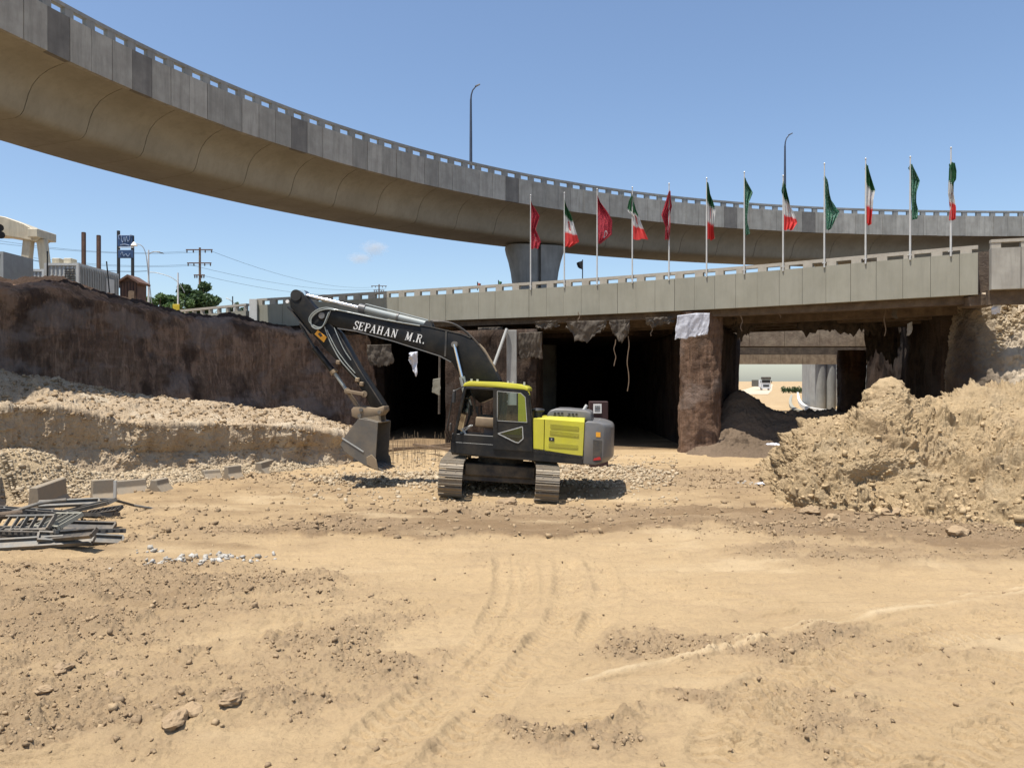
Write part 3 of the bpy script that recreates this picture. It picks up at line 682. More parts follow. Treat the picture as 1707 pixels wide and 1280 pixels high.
# grey columns at the far mouth
def column_group():
    r = empty('bridge_pier', at(1372, 680, 79)); r.location.z = 0
    tag(r, 'pale grey twin-shaft concrete pier at the far mouth of the underpass', 'pier')
    x0 = r.location.x
    for px in (1368, 1384):
        c = at(px, 0, 79); MB().cyl((c.x - x0, 0, -.4), (c.x - x0, 0, 6.2), .54, 20).build('shaft', m_conc_grey, r, smooth=60)
    MB().box((0, 0, 5.7), (3.4, 1.4, .6)).build('cap', m_conc_grey, r)
column_group()
r = empty('retaining_wall', (0, 0, 0)); tag(r, 'dark curved retaining wall left of the grey twin pier beyond the underpass', 'wall')
mb = MB(); pa = [at(1337, 0, 96), at(1341, 0, 90), at(1350, 0, 84), at(1362, 0, 83)]
lo_ = [(p.x, p.y, -.3) for p in pa] + [(p.x + .6, p.y + .5, -.3) for p in reversed(pa)]
mb.prism(lo_, [(x, y, 5.4) for x, y, z in lo_]).build('wall_face', m_conc_grey, r)
MB().box((at(1405, 0, 90).x, 90, 2.6), (6.2, .6, 6)).build('wall_face', m_conc_grey, r)
# curved kerb line
kr = empty('curved_kerb'); tag(kr, 'pale curved double kerb sweeping round below the grey pier beyond the underpass', 'kerb')
for off, hgt in ((0, .5), (1.1, .35)):
    pts = [(1330 , 652, 175), (1331, 662, 120), (1335, 672, 92), (1346, 681, 76), (1368, 687, 69), (1395, 689, 67), (1440, 690, 66)]
    q = cr([tuple(at(*p)) for p in pts], 24)
    mb = MB()
    for i in range(23):
        a = Vector((q[i][0] - off * 1.4, q[i][1] - off * .8, hgt / 2)); b = Vector((q[i + 1][0] - off * 1.4, q[i + 1][1] - off * .8, hgt / 2))
        mb.bar(a, b, .35, hgt)
    mb.build('kerb_strip', m_white if off == 0 else m_conc_low, kr)
# pale road strip far off
m_road = M('dusty_road', (.55, .44, .31), (.48, .38, .27), .95, scale=.5)
mb = MB(); q = [(1252, 660, 1262, 660), (1268, 651.5, 1276, 651.5)]
rs = [at(1246, 0, 150), at(1262, 0, 205), at(1272, 0, 330), at(1280, 0, 600)]
vs = []; fs = []
for i, p in enumerate(rs):
    z = float(H(np.array([p.x]), np.array([p.y]))[0][0]) + .06
    vs += [(p.x - 4, p.y, z), (p.x + 4, p.y, z)]
for i in range(3): fs.append((2 * i, 2 * i + 1, 2 * i + 3, 2 * i + 2))
tag(mb.add(vs, fs).build('road', m_road), kind='structure')

# ------------------------------------------------------------------ curved flyover
FT = 12.5
fp = [(98, 0), (158, 31.5), (211, 60.5), (260, 85), (316, 110), (366, 131), (453, 168), (520, 193), (598, 218), (637, 229), (735, 258), (834, 282), (910, 296), (969, 305), (1035, 315), (1098, 323.5), (1160, 331), (1227, 337), (1310, 342), (1391, 346), (1460, 348.5), (1522, 350), (1610, 351), (1705, 352)]
FX = np.array([[(x - CXP) / F * FT * F / (HY - y), FT * F / (HY - y)] for x, y in fp])
s_ = arcs(FX)
# heading vs arc length fitted low-order => smooth curve, extended both ways
hd = np.unwrap(np.arctan2(np.diff(FX[:, 1]), np.diff(FX[:, 0]))); sm = (s_[1:] + s_[:-1]) / 2; wts = np.sqrt(np.diff(s_))
from numpy.polynomial import polynomial as PL
a1 = np.polyfit(s_, FX[:, 0], 5); a2 = np.polyfit(s_, FX[:, 1], 5)
sd = np.linspace(0, s_[-1], 400); core = np.stack([np.polyval(a1, sd), np.polyval(a2, sd)], 1)
def extend(P0, h0, k, L, step):
    out = []; x, y = P0; h = h0; n = int(L / abs(step))
    for i in range(n): x += math.cos(h) * step; y += math.sin(h) * step; h += k * step; out.append((x, y))
    return out
h0 = math.atan2(core[6, 1] - core[0, 1], core[6, 0] - core[0, 0]); h1 = math.atan2(core[-1, 1] - core[-7, 1], core[-1, 0] - core[-7, 0])
FQ = np.array(extend(core[0], h0, -.0185, 24, -.25)[::-1] + [tuple(c) for c in core] + extend(core[-1], h1, -.010, 30, .25))
Fs = arcs(FQ)
pxF = lambda s: CXP + np.interp(s, Fs, FQ[:, 0]) / np.maximum(np.interp(s, Fs, FQ[:, 1]), .5) * F
m_conc_stain = M('stained_concrete', (.22, .205, .18), (.15, .14, .125), .85, scale=1.6, bs=14, bst=.25, bd=.01, rand=.15, streak=.5)
fly = empty('flyover'); tag(fly, 'long curved concrete box-girder flyover sweeping across the sky above the pit', 'flyover')
ZT = CAMZ + FT; ZP = ZT - .40; ZF = ZT - 1.86; ZB = CAMZ + 9.02
s = 0.4; fse = [s]; s_ref = float(np.interp(98, np.maximum.accumulate(pxF(Fs)), Fs))
while s < Fs[-1] - 1.2:
    s += float(np.interp(s - s_ref, [0, 12, 30, 50, 70], [.86, .92, 1.0, 1.05, 1.06])); fse.append(s)
posts = MB()
for i in range(len(fse) - 1):
    a, b = fse[i] + .01, fse[i + 1] - .01
    sweep(FQ, Fs, a, b, 1, rng.uniform(-.012, .012), .3, ZF + rng.uniform(-.01, .01), ZP, 'panel', m_conc_stain if (abs(pxF(a) - 78) < 14 or abs(pxF(a) - 222) < 13 or abs(pxF(a) - 745) < 9 or abs(pxF(a) - 840) < 9 or abs(pxF(a) - 484) < 12 or abs(pxF(a) - 1330) < 9 or rng.random() < .05) else m_conc, fly)
    c0, d0 = on(FQ, Fs, fse[i], .13); rot = Matrix((d0, Vector((-d0.y, d0.x, 0)), Vector((0, 0, 1)))).transposed()
    posts.box((c0.x, c0.y, (ZP + ZT - .12) / 2), (.34, .2, ZT - .12 - ZP), rot)
    c0, d0 = on(FQ, Fs, fse[i], 7.5); posts.box((c0.x, c0.y, (ZP + ZT - .12) / 2), (.34, .2, ZT - .12 - ZP), rot)
posts.build('rail_posts', m_conc_grey, fly)['kind'] = 'stuff'
NS = len(fse)
sweep(FQ, Fs, fse[0], fse[-1], NS, .02, .24, ZT - .125, ZT, 'top_rail', m_conc_grey, fly)
sweep(FQ, Fs, fse[0], fse[-1], NS, 7.4, 7.62, ZT - .125, ZT, 'top_rail', m_conc_grey, fly)
sweep(FQ, Fs, fse[0], fse[-1], NS, .04, .28, ZF + .03, ZP - .02, 'panel_core', m_joint, fly)
sweep(FQ, Fs, fse[0], fse[-1], NS, 7.34, 7.64, ZF, ZP, 'far_fascia', m_conc, fly)
sweep(FQ, Fs, fse[0], fse[-1], NS, .3, 7.34, ZF + .15, ZP - .75, 'deck', m_conc_warm, fly)
# box girder segments: cantilever curve, web, rounded corner, bottom slab
prof = [(.10, ZF + .02), (.5, ZF - .05), (.95, ZF - .15), (1.35, ZF - .32), (1.66, ZF - .58), (1.84, ZF - .86), (1.97, ZB + .42), (2.07, ZB + .2), (2.22, ZB + .06), (2.45, ZB)]
prof2 = prof + [(7.66 - o, z) for o, z in reversed(prof)]
s = 1.0; k = 0
while s < Fs[-1] - 3:
    L = float(np.interp(s - s_ref, [0, 15, 35, 60], [2.35, 2.6, 2.9, 3.1]))
    a, b = s + .014, s + L - .014; vs = []; fs = []; n = 3; m = len(prof2)
    for i in range(n + 1):
        t = a + (b - a) * i / n
        for o, z in prof2:
            p, _ = on(FQ, Fs, t, o); vs.append((p.x, p.y, z))
    for i in range(n):
        for j in range(m - 1): q = i * m + j; fs.append((q, q + 1, q + 1 + m, q + m))
    fs += [tuple(range(m)), tuple(range(n * m + m - 1, n * m - 1, -1))]
    for i in range(n): fs.append((i * m, (i + 1) * m, (i + 1) * m + m - 1, i * m + m - 1))
    MB().add(vs, fs).build('girder_segment', m_conc_warm, fly, smooth=35)
    s += L; k += 1
inner = [(o + (.035 if o < 3.8 else -.035), z + .035) for o, z in prof2]
vs = []; fs = []; m = len(inner); n = 140
for i in range(n + 1):
    t = fse[0] + (fse[-1] - fse[0]) * i / n
    for o, z in inner: p, _ = on(FQ, Fs, t, o); vs.append((p.x, p.y, z))
for i in range(n):
    for j in range(m - 1): q = i * m + j; fs.append((q, q + 1, q + 1 + m, q + m))
MB().add(vs, fs).build('joint_filler', m_joint, fly)
# pier
pr = empty('flyover_pier', (0, 0, 0)); c = at(891, 0, 51.0); pr.location = (c.x, c.y, 0)
tag(pr, 'flared grey concrete pier with a central groove carrying the flyover', 'pier')
ztop = CAMZ + (HY - 412.5) / F * 51.0
def pier_half(sgn):
    prof_ = [(0, 1.38), (ztop - 3.4, 1.38), (ztop - 2.4, 1.42), (ztop - 1.7, 1.52), (ztop - 1.0, 1.68), (ztop - .45, 1.86), (ztop - .18, 1.92), (ztop, 1.92)]
    mb = MB(); vs = []; n = 12
    for z, hw in prof_:
        for kk in range(n + 1):
            a = math.pi * kk / n - math.pi / 2
            x = .12 + (hw - .12) * abs(math.cos(a)) ** .55; y = 1.15 * (1 if a >= 0 else -1) * abs(math.sin(a)) ** .55
            g = .0
            vs.append((sgn * x, y, z))
    m_ = n + 1; fs = []
    for i in range(len(prof_) - 1):
        for kk in range(n + 1):
            a = i * m_ + kk; b = i * m_ + (kk + 1) % m_; fs.append((a, b, b + m_, a + m_))
    fs += [tuple(range(m_)), tuple(range((len(prof_) - 1) * m_, len(prof_) * m_))]
    mb.add(vs, fs); return mb
for sg in (1, -1):
    o = pier_half(sg).build('pier_shaft', m_conc_grey, pr, smooth=35); 
MB().box((0, .1, ztop / 2 - .1), (.5, 1.7, ztop - .3)).build('groove_core', m_conc_grey, pr)
for x in (-.9, .9): MB().box((x, 0, ztop + .13), (.7, .7, .26)).build('bearing', m_joint, pr)
pr.rotation_euler = (0, 0, R(14))

# ------------------------------------------------------------------ excavator
def paint(name, c, rough=.35, dust=.25, coat=.3, metal=0, c2=None, dustc=(.30, .23, .14), bs=0):
    if max(c) < .03: coat = .05
    r_ = M(name, c, c2 or tuple(x * .88 for x in c), rough, metal, scale=2.2, dust=dust, dustc=dustc, coat=coat, bs=bs, bst=.15, bd=.005)
    if max(c) < .03: r_.node_tree.nodes['Principled BSDF'].inputs['Specular IOR Level'].default_value = .22
    return r_
m_yel = paint('lime_yellow_paint', (.56, .52, .03), .42, .2)
m_blk = paint('black_boom_paint', (.008, .009, .010), .45, .06, .12)
m_dgr = paint('dark_grey_paint', (.028, .029, .031), .5, .3, .1)
m_grey = paint('counterweight_grey', (.125, .125, .125), .45, .25, .2)
m_cab = paint('cab_frame_paint', (.014, .015, .016), .42, .10, .25)
m_steel = paint('worn_bucket_steel', (.13, .12, .105), .55, .5, 0, .3, dustc=(.26, .20, .13), bs=12)
m_link = paint('dusty_linkage', (.22, .16, .10), .7, .8, 0, .1, bs=12)
m_shoe = paint('track_shoe_steel', (.24, .205, .155), .6, .7, 0, .25, c2=(.12, .10, .08), bs=14)
m_tfr = paint('track_frame', (.035, .032, .03), .8, .5, 0)
m_chrome = M('chrome_rod', (.8, .8, .8), (.75, .75, .75), .12, 1)
m_cyl = paint('cylinder_grey', (.30, .33, .32), .3, .15, .3)
m_hose = M('hydraulic_hose', (.03, .03, .03), (.045, .042, .04), .5, dust=.3)
m_red = M('red_lamp', (.5, .03, .03), (.4, .02, .02), .3)
m_letter = M('white_lettering', (.82, .82, .80), (.70, .70, .68), .5)
m_stick = M('orange_yellow_sticker', (.80, .38, .02), (.72, .32, .02), .5)
m_black = M('matt_black', (.012, .012, .012), (.02, .02, .02), .7)
m_seat = M('seat_cloth', (.16, .13, .12), (.11, .09, .085), .9)
m_lt = M('light_plastic', (.45, .45, .42), (.36, .36, .34), .5)
def glass_mat(name, tint, amt):
    m, t, b = newmat(name); t.nodes.remove(b)
    tr = N(t, 'ShaderNodeBsdfTransparent'); tr.inputs[0].default_value = (*tint, 1)
    gl = N(t, 'ShaderNodeBsdfGlossy'); gl.inputs['Roughness'].default_value = .03
    fr = N(t, 'ShaderNodeFresnel'); fr.inputs[0].default_value = 1.5
    mx = N(t, 'ShaderNodeMixShader'); f = math_(t, 'ADD', fr.outputs[0], amt)
    t.links.new(f, mx.inputs[0]); t.links.new(tr.outputs[0], mx.inputs[1]); t.links.new(gl.outputs[0], mx.inputs[2])
    t.links.new(mx.outputs[0], t.nodes['Material Output'].inputs[0]); return m
m_glass = glass_mat('cab_glass', (.80, .88, .84), .0)

ROLL = 3.6; YAW = 8.0; EX = Vector((-.36, 21.2, -.02))
exc = empty('excavator', EX); exc.rotation_euler = (0, R(ROLL), 0)
tag(exc, 'crawler excavator with black boom and lime yellow body standing in the pit', 'excavator')
RM = Matrix.Rotation(R(ROLL), 3, 'Y'); cY, sY = math.cos(R(YAW)), math.sin(R(YAW))
FWD = Vector((-cY, sY, 0)); LFT = Vector((-sY, -cY, 0))
def UP(xf, yl, z): return FWD * xf + LFT * yl + Vector((0, 0, z))      # upper-structure coordinates -> root coordinates
_o = RM.inverted() @ (Vector((0, 0, CAMZ)) - EX)
def U(px, py, yl):
    """where the sight line through a photo pixel meets the machine plane at lateral offset yl -> (forward, height)"""
    d = RM.inverted() @ Vector(((px - CXP) / F, 1, (HY - py) / F))
    t = (yl - _o.dot(LFT)) / d.dot(LFT); p = _o + d * t
    return p.dot(FWD), p.z
def UPX(px, py, yl): xf, z = U(px, py, yl); return UP(xf, yl, z)
def plate(poly, y0, y1, ref):
    """prism: photo outline taken on plane yl=ref, extruded from y0 to y1"""
    q = [U(x, y, ref) for x, y in poly]
    return MB().prism([UP(a, y0, z) for a, z in q], [UP(a, y1, z) for a, z in q])
RU = Matrix((FWD, LFT, Vector((0, 0, 1)))).transposed()
def ubox(mb, xf, yl, z, sx, sy, sz): return mb.box(UP(xf, yl, z), (sx, sy, sz), RU)
# --- undercarriage
TL = 4.25; TH = .94; TR = TH / 2 - .04; TG = 1.215
def track_path(s):
    Ls_ = TL - 2 * (TR + .04); r = TR; per = 2 * Ls_ + 2 * math.pi * r; s %= per
    if s < Ls_: return (-Ls_ / 2 + s, .04, 0)                                  # bottom, heading +y
    s -= Ls_
    if s < math.pi * r: a = s / r; return (Ls_ / 2 + r * math.sin(a), .04 + r - r * math.cos(a), a)
    s -= math.pi * r
    if s < Ls_: return (Ls_ / 2 - s, .04 + 2 * r, math.pi)
    s -= Ls_; a = s / r
    return (-Ls_ / 2 - r * math.sin(a), .04 + r + r * math.cos(a), math.pi + a)
per = 2 * (TL - 2 * (TR + .04)) + 2 * math.pi * TR; NSH = 42
sm_ = MB(); sm_.box((0, 0, 0), (.60, .196, .03))
for gy in (-.078, .04): sm_.box((0, gy, -.022), (.60, .016, .024))
for bx in (-.12, .12):
    for gy in (-.04, .035): sm_.box((bx, gy, .0), (.03, .03, .05))
shoe_me = sm_.mesh('track_shoe', .003); shoe_me.materials.append(m_shoe)
for sx in (-1, 1):
    tf = MB(); X0 = sx * TG
    ly = TL / 2 - TR - .04
    tf.box((X0, 0, TH / 2 - .02), (.30, 2 * ly, .42)).box((X0, 0, TH / 2 + .20), (.22, 2 * ly - .6, .14))
    tr = tf.build('track', m_tfr, exc, bevel=.02)
    for yy in (-ly, ly):
        w_ = MB().cyl((X0 - .13, yy, .04 + TR), (X0 + .13, yy, .04 + TR), TR - .07, 26).build('sprocket' if yy > 0 else 'idler_wheel', m_tfr, tr, bevel=.01)
    for i in range(7):
        yy = -ly + .35 + i * (2 * ly - .7) / 6
        MB().cyl((X0 - .16, yy, .19), (X0 + .16, yy, .19), .12, 14).build('roller', m_tfr, tr)
    MB().box((X0, 0, .075), (.2, 2 * ly, .05)).box((X0, 0, .01 + 2 * TR), (.2, 2 * ly, .05)).build('track_chain', m_tfr, tr)
    for i in range(NSH):
        y, z, a = track_path(i * per / NSH + .03)
        o = bpy.data.objects.new('track_shoe', shoe_me); col.objects.link(o); o.parent = tr
        o.location = (X0, y, z); o.rotation_euler = (a, 0, 0)
mb = MB(); mb.box((0, 0, .62), (1.9, 1.3, .34)); 
for sy in (-1, 1): mb.prism([(-1.1, sy * .95, .35), (1.1, sy * .95, .35), (1.1, sy * .6, .35), (-1.1, sy * .6, .35)], [(-1.05, sy * .85, .66), (1.05, sy * .85, .66), (.9, sy * .55, .80), (-.9, sy * .55, .80)])
mb.prism([(-.92, -1.0, .50), (.92, -1.0, .50), (.92, -.8, .50), (-.92, -.8, .50)], [(-.92, -1.0, .80), (.92, -1.0, .80), (.92, -.8, .80), (-.92, -.8, .80)])
mb.build('car_body', m_tfr, exc, bevel=.02)
MB().cyl((0, 0, .78), (0, 0, 1.02), .62, 32).build('swing_bearing', m_tfr, exc)
# --- upper frame (dark skirt) and cab
L = 1.36
mb = plate([(751, 736), (823, 741), (889, 746), (972, 760), (972, 774.5), (930, 771), (889, 768), (800, 760), (751, 754)], L, L - .06, L); mb.build('side_skirt', m_cab, exc, bevel=.01)
xf0, _ = U(752, 745, L); xf1, _ = U(975, 765, L)
MB().box(UP((xf0 + xf1) / 2, 0, 1.10), (xf0 - xf1, 2.6, .16), RU).build('revolving_frame', m_tfr, exc, bevel=.02)
# cab: floor, posts, roof, door, glass, seat
Lc = 1.35; Lr = .38                                     # left and right side planes of the cab
cab = plate([(753, 722), (889, 731), (889, 750), (752, 744)], Lc, Lr, Lc).build('cab', m_cab, exc, bevel=.015)
def post(pts, yl, w=.085, t=.07, mat=m_cab, nm='cab_pillar', par=cab):
    mb = MB()
    for (a, b) in zip(pts[:-1], pts[1:]): mb.bar(UPX(*a, yl), UPX(*b, yl), w, t, up=LFT)
    return mb.build(nm, mat, par, bevel=.012)
for yl in (Lc - .035, Lr + .035):
    post([(776, 645), (766, 690), (756, 736)], yl, .07, .09)
    post([(826, 648), (825, 700), (825, 745)], yl if yl > 1 else Lr + .035, .07, .08)
    post([(872, 647), (881, 658), (885, 690), (887, 742)], yl, .07, .10)
    post([(776, 646), (826, 649), (874, 652)], yl, .07, .10)
    if yl > 1: post([(756, 738), (790, 741), (824, 743)], yl, .07, .05, m_lt, 'door_sill')
for p in ((776, 645), (756, 735), (872, 650)):
    MB().bar(UPX(*p, Lc - .04), UPX(*p, Lc - .04) - LFT * (Lc - Lr - .08), .07, .07).build('cross_member', m_cab, cab)
rf = plate([(771.5, 644), (774, 638.5), (783, 635), (830, 636.5), (862, 640), (875, 643), (880, 647), (880, 652), (874, 650), (830, 646), (785, 643.5)], Lc + .02, Lr - .02, Lc).build('cab_roof', m_yel, exc, bevel=.02, seg=2, smooth=40)
for x in (786, 796, 847, 855, 874):
    MB().box(UPX(x, 634.5 + (x - 786) * .06, .9 if x % 2 else 1.15), (.05, .05, .10), RU).build('roof_lug', m_lt, rf)
# door with two panes
door = plate([(822.5, 646), (870, 649), (880, 655), (886, 690), (887.5, 738), (887.5, 752), (822, 747)], Lc + .012, Lc + .05, Lc)
me = door.mesh('door')
def ring(poly_out, poly_in, y0, y1, ref, name, mat, par):
    a = [U(x, y, ref) for x, y in poly_out]; b = [U(x, y, ref) for x, y in poly_in]; n = len(a); mb = MB(); vs = []
    for yy in (y0, y1):
        vs += [UP(p, yy, z) for p, z in a] + [UP(p, yy, z) for p, z in b]
    fs = []
    for i in range(n):
        j = (i + 1) % n
        fs += [(i, j, n + j, n + i), (2 * n + i, 3 * n + i, 3 * n + j, 2 * n + j), (i, 2 * n + i, 2 * n + j, j), (n + i, n + j, 3 * n + j, 3 * n + i)]
    return mb.add(vs, fs).build(name, mat, par)
win_in = [(829, 652), (868, 655), (875.5, 662), (878.5, 704), (829, 701)]
door = ring([(822.5, 646), (870, 649.5), (881, 657), (886, 706), (822.5, 705)], win_in, Lc + .012, Lc + .05, Lc, 'door', m_cab, exc)
low_in = [(830, 722.5), (871, 711), (872, 731), (864, 738), (858, 736.5)]
ring([(822.5, 705.2), (886, 706.2), (888, 752), (878, 751.6), (822, 748)], low_in, Lc + .012, Lc + .05, Lc, 'lower_frame', m_cab, door)
plate(win_in, Lc + .030, Lc + .034, Lc).build('window_glass', m_glass, door)
plate(low_in, Lc + .030, Lc + .034, Lc).build('window_glass', m_glass, door)
def trim(poly, name, mat, par, w=.018, yl=Lc + .055):
    mb = MB()
    for a, b in zip(poly, poly[1:] + poly[:1]): mb.bar(UPX(*a, yl), UPX(*b, yl), w, w, up=LFT)
    return mb.build(name, mat, par)
trim(win_in, 'window_trim', m_lt, door, .012); trim(low_in, 'window_trim', m_lt, door, .022)
MB().bar(UPX(827, 690, Lc + .09), UPX(827, 712, Lc + .09), .02, .02, up=LFT).build('door_handle', m_black, door)
# yellow rear inner panels seen through the door panes, plus rear wall
plate([(856, 650), (876, 653), (881, 700), (883, 736), (856, 733)], Lr - .25, Lr - .30, Lc - .3).build('inner_panel', m_yel, cab)
plate([(830, 716), (880, 712), (882, 743), (830, 740)], Lr - .22, Lr - .26, Lc - .3).build('inner_panel', m_yel, cab)
plate([(826, 652), (832, 652), (832, 742), (826, 742)], Lr + .12, Lr + .04, Lc - .3).build('inner_post', m_cab, cab)
# windscreen
a, b = UPX(777, 648, Lc - .06), UPX(757, 734, Lc - .06); k = LFT * (Lc - Lr - .12)
MB().prism([a, b, b - k, a - k], [p + FWD * .008 for p in (a, b, b - k, a - k)]).build('windscreen', m_glass, cab)
# seat, consoles, levers, wheel
x0, z0 = U(815, 735, 1.0)
seat = MB(); ubox(seat, x0 + .02, .87, z0 + .42, .50, .50, .14); seat.prism([UP(x0 - .24, y, z0 + .48) for y in (.64, 1.10)] + [UP(x0 - .30, y, z0 + 1.05) for y in (1.06, .68)], [UP(x0 - .36, y, z0 + .48) for y in (.64, 1.10)] + [UP(x0 - .40, y, z0 + 1.05) for y in (1.06, .68)])
ubox(seat, x0 - .36, .87, z0 + 1.17, .09, .26, .20); ubox(seat, x0, .87, z0 + .2, .3, .3, .34); seat.build('seat', m_seat, cab, bevel=.03, seg=2, smooth=50)
mb = MB(); ubox(mb, x0 + .08, 1.17, z0 + .50, .55, .14, .26); mb.build('left_console', m_link, cab, bevel=.04, seg=2, smooth=50)
mb = MB(); ubox(mb, x0 + .08, .55, z0 + .52, .6, .16, .3); mb.build('right_console', m_dgr, cab, bevel=.03)
mb = MB(); ubox(mb, x0 + .62, .5, z0 + .75, .07, .16, .28); mb.build('monitor', m_black, cab, bevel=.01)
for yl in (1.14, .58):
    mb = MB(); mb.tube([UP(x0 + .30, yl, z0 + .62), UP(x0 + .34, yl, z0 + .80), UP(x0 + .33, yl, z0 + .90)], [.02, .025, .03], 8); mb.build('joystick', m_black, cab)
for yl in (.80, .94):
    mb = MB(); mb.tube([UP(x0 + .62, yl, z0), UP(x0 + .66, yl, z0 + .35), UP(x0 + .56, yl, z0 + .68)], .014, 8); ubox(mb, x0 + .68, yl, z0 + .05, .22, .1, .03); mb.build('travel_lever', m_black, cab)
mb = MB(); mb.tube([UP(x0 + .50, 1.2, z0 + .05), UP(x0 + .70, 1.2, z0 + .28), UP(x0 + .45, 1.2, z0 + .4), UP(x0 + .8, 1.1, z0 + .1)], .03, 8); mb.build('cab_hose', m_lt, cab)
mb = MB(); mb.tube([UP(x0 + .78, .55, z0 + 1.55), UP(x0 + .55, .62, z0 + 1.1), UP(x0 + .45, .6, z0 + .7)], .022, 8); mb.tube([UP(x0 + .86, .75, z0 + 1.6), UP(x0 + .62, .75, z0 + .9), UP(x0 + .66, .75, z0 + .3)], .016, 8); mb.build('wiper_arm', m_dgr, cab)
mb = MB(); a = UPX(760, 652, Lc + .08); b = UPX(748, 715, Lc + .12); c_ = UPX(752, 735, Lc)
mb.tube([UPX(773, 644, Lc), a + FWD * .06, b + FWD * .05, c_], .018, 8); mb.build('grab_rail', m_cab, exc)
MB().box(UPX(757, 661, Lc + .16), (.07, .16, .34), RU).build('mirror', m_dgr, exc, bevel=.02); MB().box(UPX(751, 712, Lc + .10), (.05, .12, .22), RU).build('mirror', m_dgr, exc, bevel=.02)
# --- engine house
ep = [(889, 696), (908, 697.5), (907.5, 757), (890, 752)]
plate([(889, 697), (907.3, 698.2), (906.3, 752), (889, 749)], L, L - .3, L).build('side_panel', m_yel, exc, bevel=.012, seg=2)
big = plate([(908.3, 698.2), (974.5, 703), (971.5, 760), (907.3, 752.3)], L, L - .3, L).build('side_panel', m_yel, exc, bevel=.012, seg=2)
def vent(poly, par):
    o = plate(poly, L + .001, L + .006, L).build('vent', m_grille, par)
m_grille = M('vent_grille', (.13, .13, .06), (.08, .08, .04), .8, scale=60)
vents = [[(917.5, 706.5), (965, 711), (964.5, 717.5), (917.5, 713.5)], [(917, 717), (965, 722.5), (964.5, 728.5), (916.5, 723.5)], [(915, 738), (963.5, 742), (963.2, 748), (914.5, 744.5)]]
for v in vents:
    plate(v, L + .001, L + .005, L).build('vent', m_grille, big)
    (xa, ya), (xb, yb), (xc, yc), (xd, yd) = v
    for k in range(6):
        t = (k + .5) / 6
        MB().bar(UPX(xa + (xd - xa) * t, ya + (yd - ya) * t, L + .008), UPX(xb + (xc - xb) * t, yb + (yc - yb) * t, L + .008), .010, .008, up=LFT).build('louvre', m_yel, big)
plate([(915, 728.5), (924, 729.2), (924, 735.5), (915, 734.6)], L + .001, L + .012, L).build('latch', m_black, big, bevel=.003)
plate([(918.5, 730.5), (920.5, 730.7), (920.5, 733), (918.5, 733)], L + .012, L + .018, L).build('latch_key', m_lt, big)
plate([(889, 751), (907, 753.5), (972, 761.5), (971.5, 766), (889, 757)], L, L - .04, L).build('lower_trim', m_grey, exc)
# deck of the engine house in yellow, right hand side as well
xa, za = U(889, 697, L); xb, zb = U(974, 703, L)
mb = MB(); mb.box(UP((xa + xb) / 2, .0, za - .38), (xa - xb, 2.4, .74), RU); mb.build('engine_house', m_yel, exc, bevel=.04, seg=2, smooth=40)
mb = MB(); mb.prism([UP(xa - .05, 1.34, za - .02), UP(xb, 1.34, za - .02), UP(xb, .5, za - .02), UP(xa - .05, .5, za - .02)], [UP(xa - .35, 1.1, za + .06), UP(xb, 1.1, za + .08), UP(xb, .7, za + .08), UP(xa - .35, .7, za + .06)]); mb.build('top_cover', m_yel, exc, bevel=.02)
# hood, slotted, grey
hood = plate([(911, 700), (912, 690), (917, 683.5), (926, 681), (944, 681.5), (978, 684.5), (985.5, 688), (987, 703)], .75, -.9, .75).build('engine_hood', m_grey, exc, bevel=.05, seg=3, smooth=50)
for i in range(4):
    for dx in (0, 6):
        x = 924 + i * 9.5 + (i > 1) * 4; 
        if dx: MB().box(UPX(x, 694.5 + i * .6, .76), (.05, .02, .09), RU).build('hood_slot', m_black, hood)
for i in range(3):
    for k in range(2):
        MB().box(UPX(925 + i * 6 + k * 24, 688.8 + k * 1.5, .76), (.05, .03, .05), RU).build('hood_slot', m_black, hood)
mb = MB(); c0 = UPX(896.5, 699, .3); c1 = UPX(896.5, 686, .3); mb.tube([c0, c1], .12, 14)
c2 = UPX(896.5, 684, .3); c3 = UPX(896.5, 680, .3)
mb.tube([c1, c2, c3 - Vector((0, 0, .02)), c3], [.16, .19, .17, .05], 16); mb.build('air_precleaner', m_dgr, exc, smooth=40)
mb = MB(); mb.tube([UPX(970, 688, -.2), UPX(974, 682, -.2), UPX(978, 675.5, -.25)], .045, 10); mb.build('exhaust_pipe', m_lt, exc, smooth=60)
# counterweight
q = [U(x, y, L) for x, y in [(974.8, 705), (979, 702.5), (1008, 704.5), (1018, 708.5), (1021, 714), (1020, 764), (1012, 772.5), (1000, 776), (972.5, 774)]]
n = 12; vs = []; 
def cw_shift(yl): a = abs(yl) / L; return .26 * max(0, (a - .35) / .65) ** 2.2
mb = MB(); xm = min(a for a, z in q); x_front = max(a for a, z in q); cols_ = 15
for i in range(cols_):
    yl = -L + 2 * L * i / (cols_ - 1); sh = cw_shift(yl) - cw_shift(L) * .15
    for a, z in q:
        k = (x_front - a) / (x_front - xm); vs.append(UP(a - (-(sh)) * k * 1.0 if False else a + sh * k, yl, z))
m_ = len(q); fs = []
for i in range(cols_ - 1):
    for k in range(m_): a = i * m_ + k; b = i * m_ + (k + 1) % m_; fs.append((a, b, b + m_, a + m_))
fs += [tuple(range(m_)), tuple(range((cols_ - 1) * m_, cols_ * m_))]
cw = mb.add(vs, fs).build('counterweight', m_grey, exc, bevel=.05, seg=3, smooth=45)
plate([(989, 733), (1004, 734.5), (1003, 770), (994, 770.5), (988, 768)], L + .001, L + .004, L).build('worn_panel', m_dgr, cw)
plate([(993.5, 720), (1001, 720.5), (1001, 728.5), (993.5, 728)], L + .004, L + .008, L).build('sticker', m_stick, cw)
plate([(990, 764), (1000, 761), (1002, 766), (989, 767.5)], L + .004, L + .02, L).build('side_marker', m_red, cw)
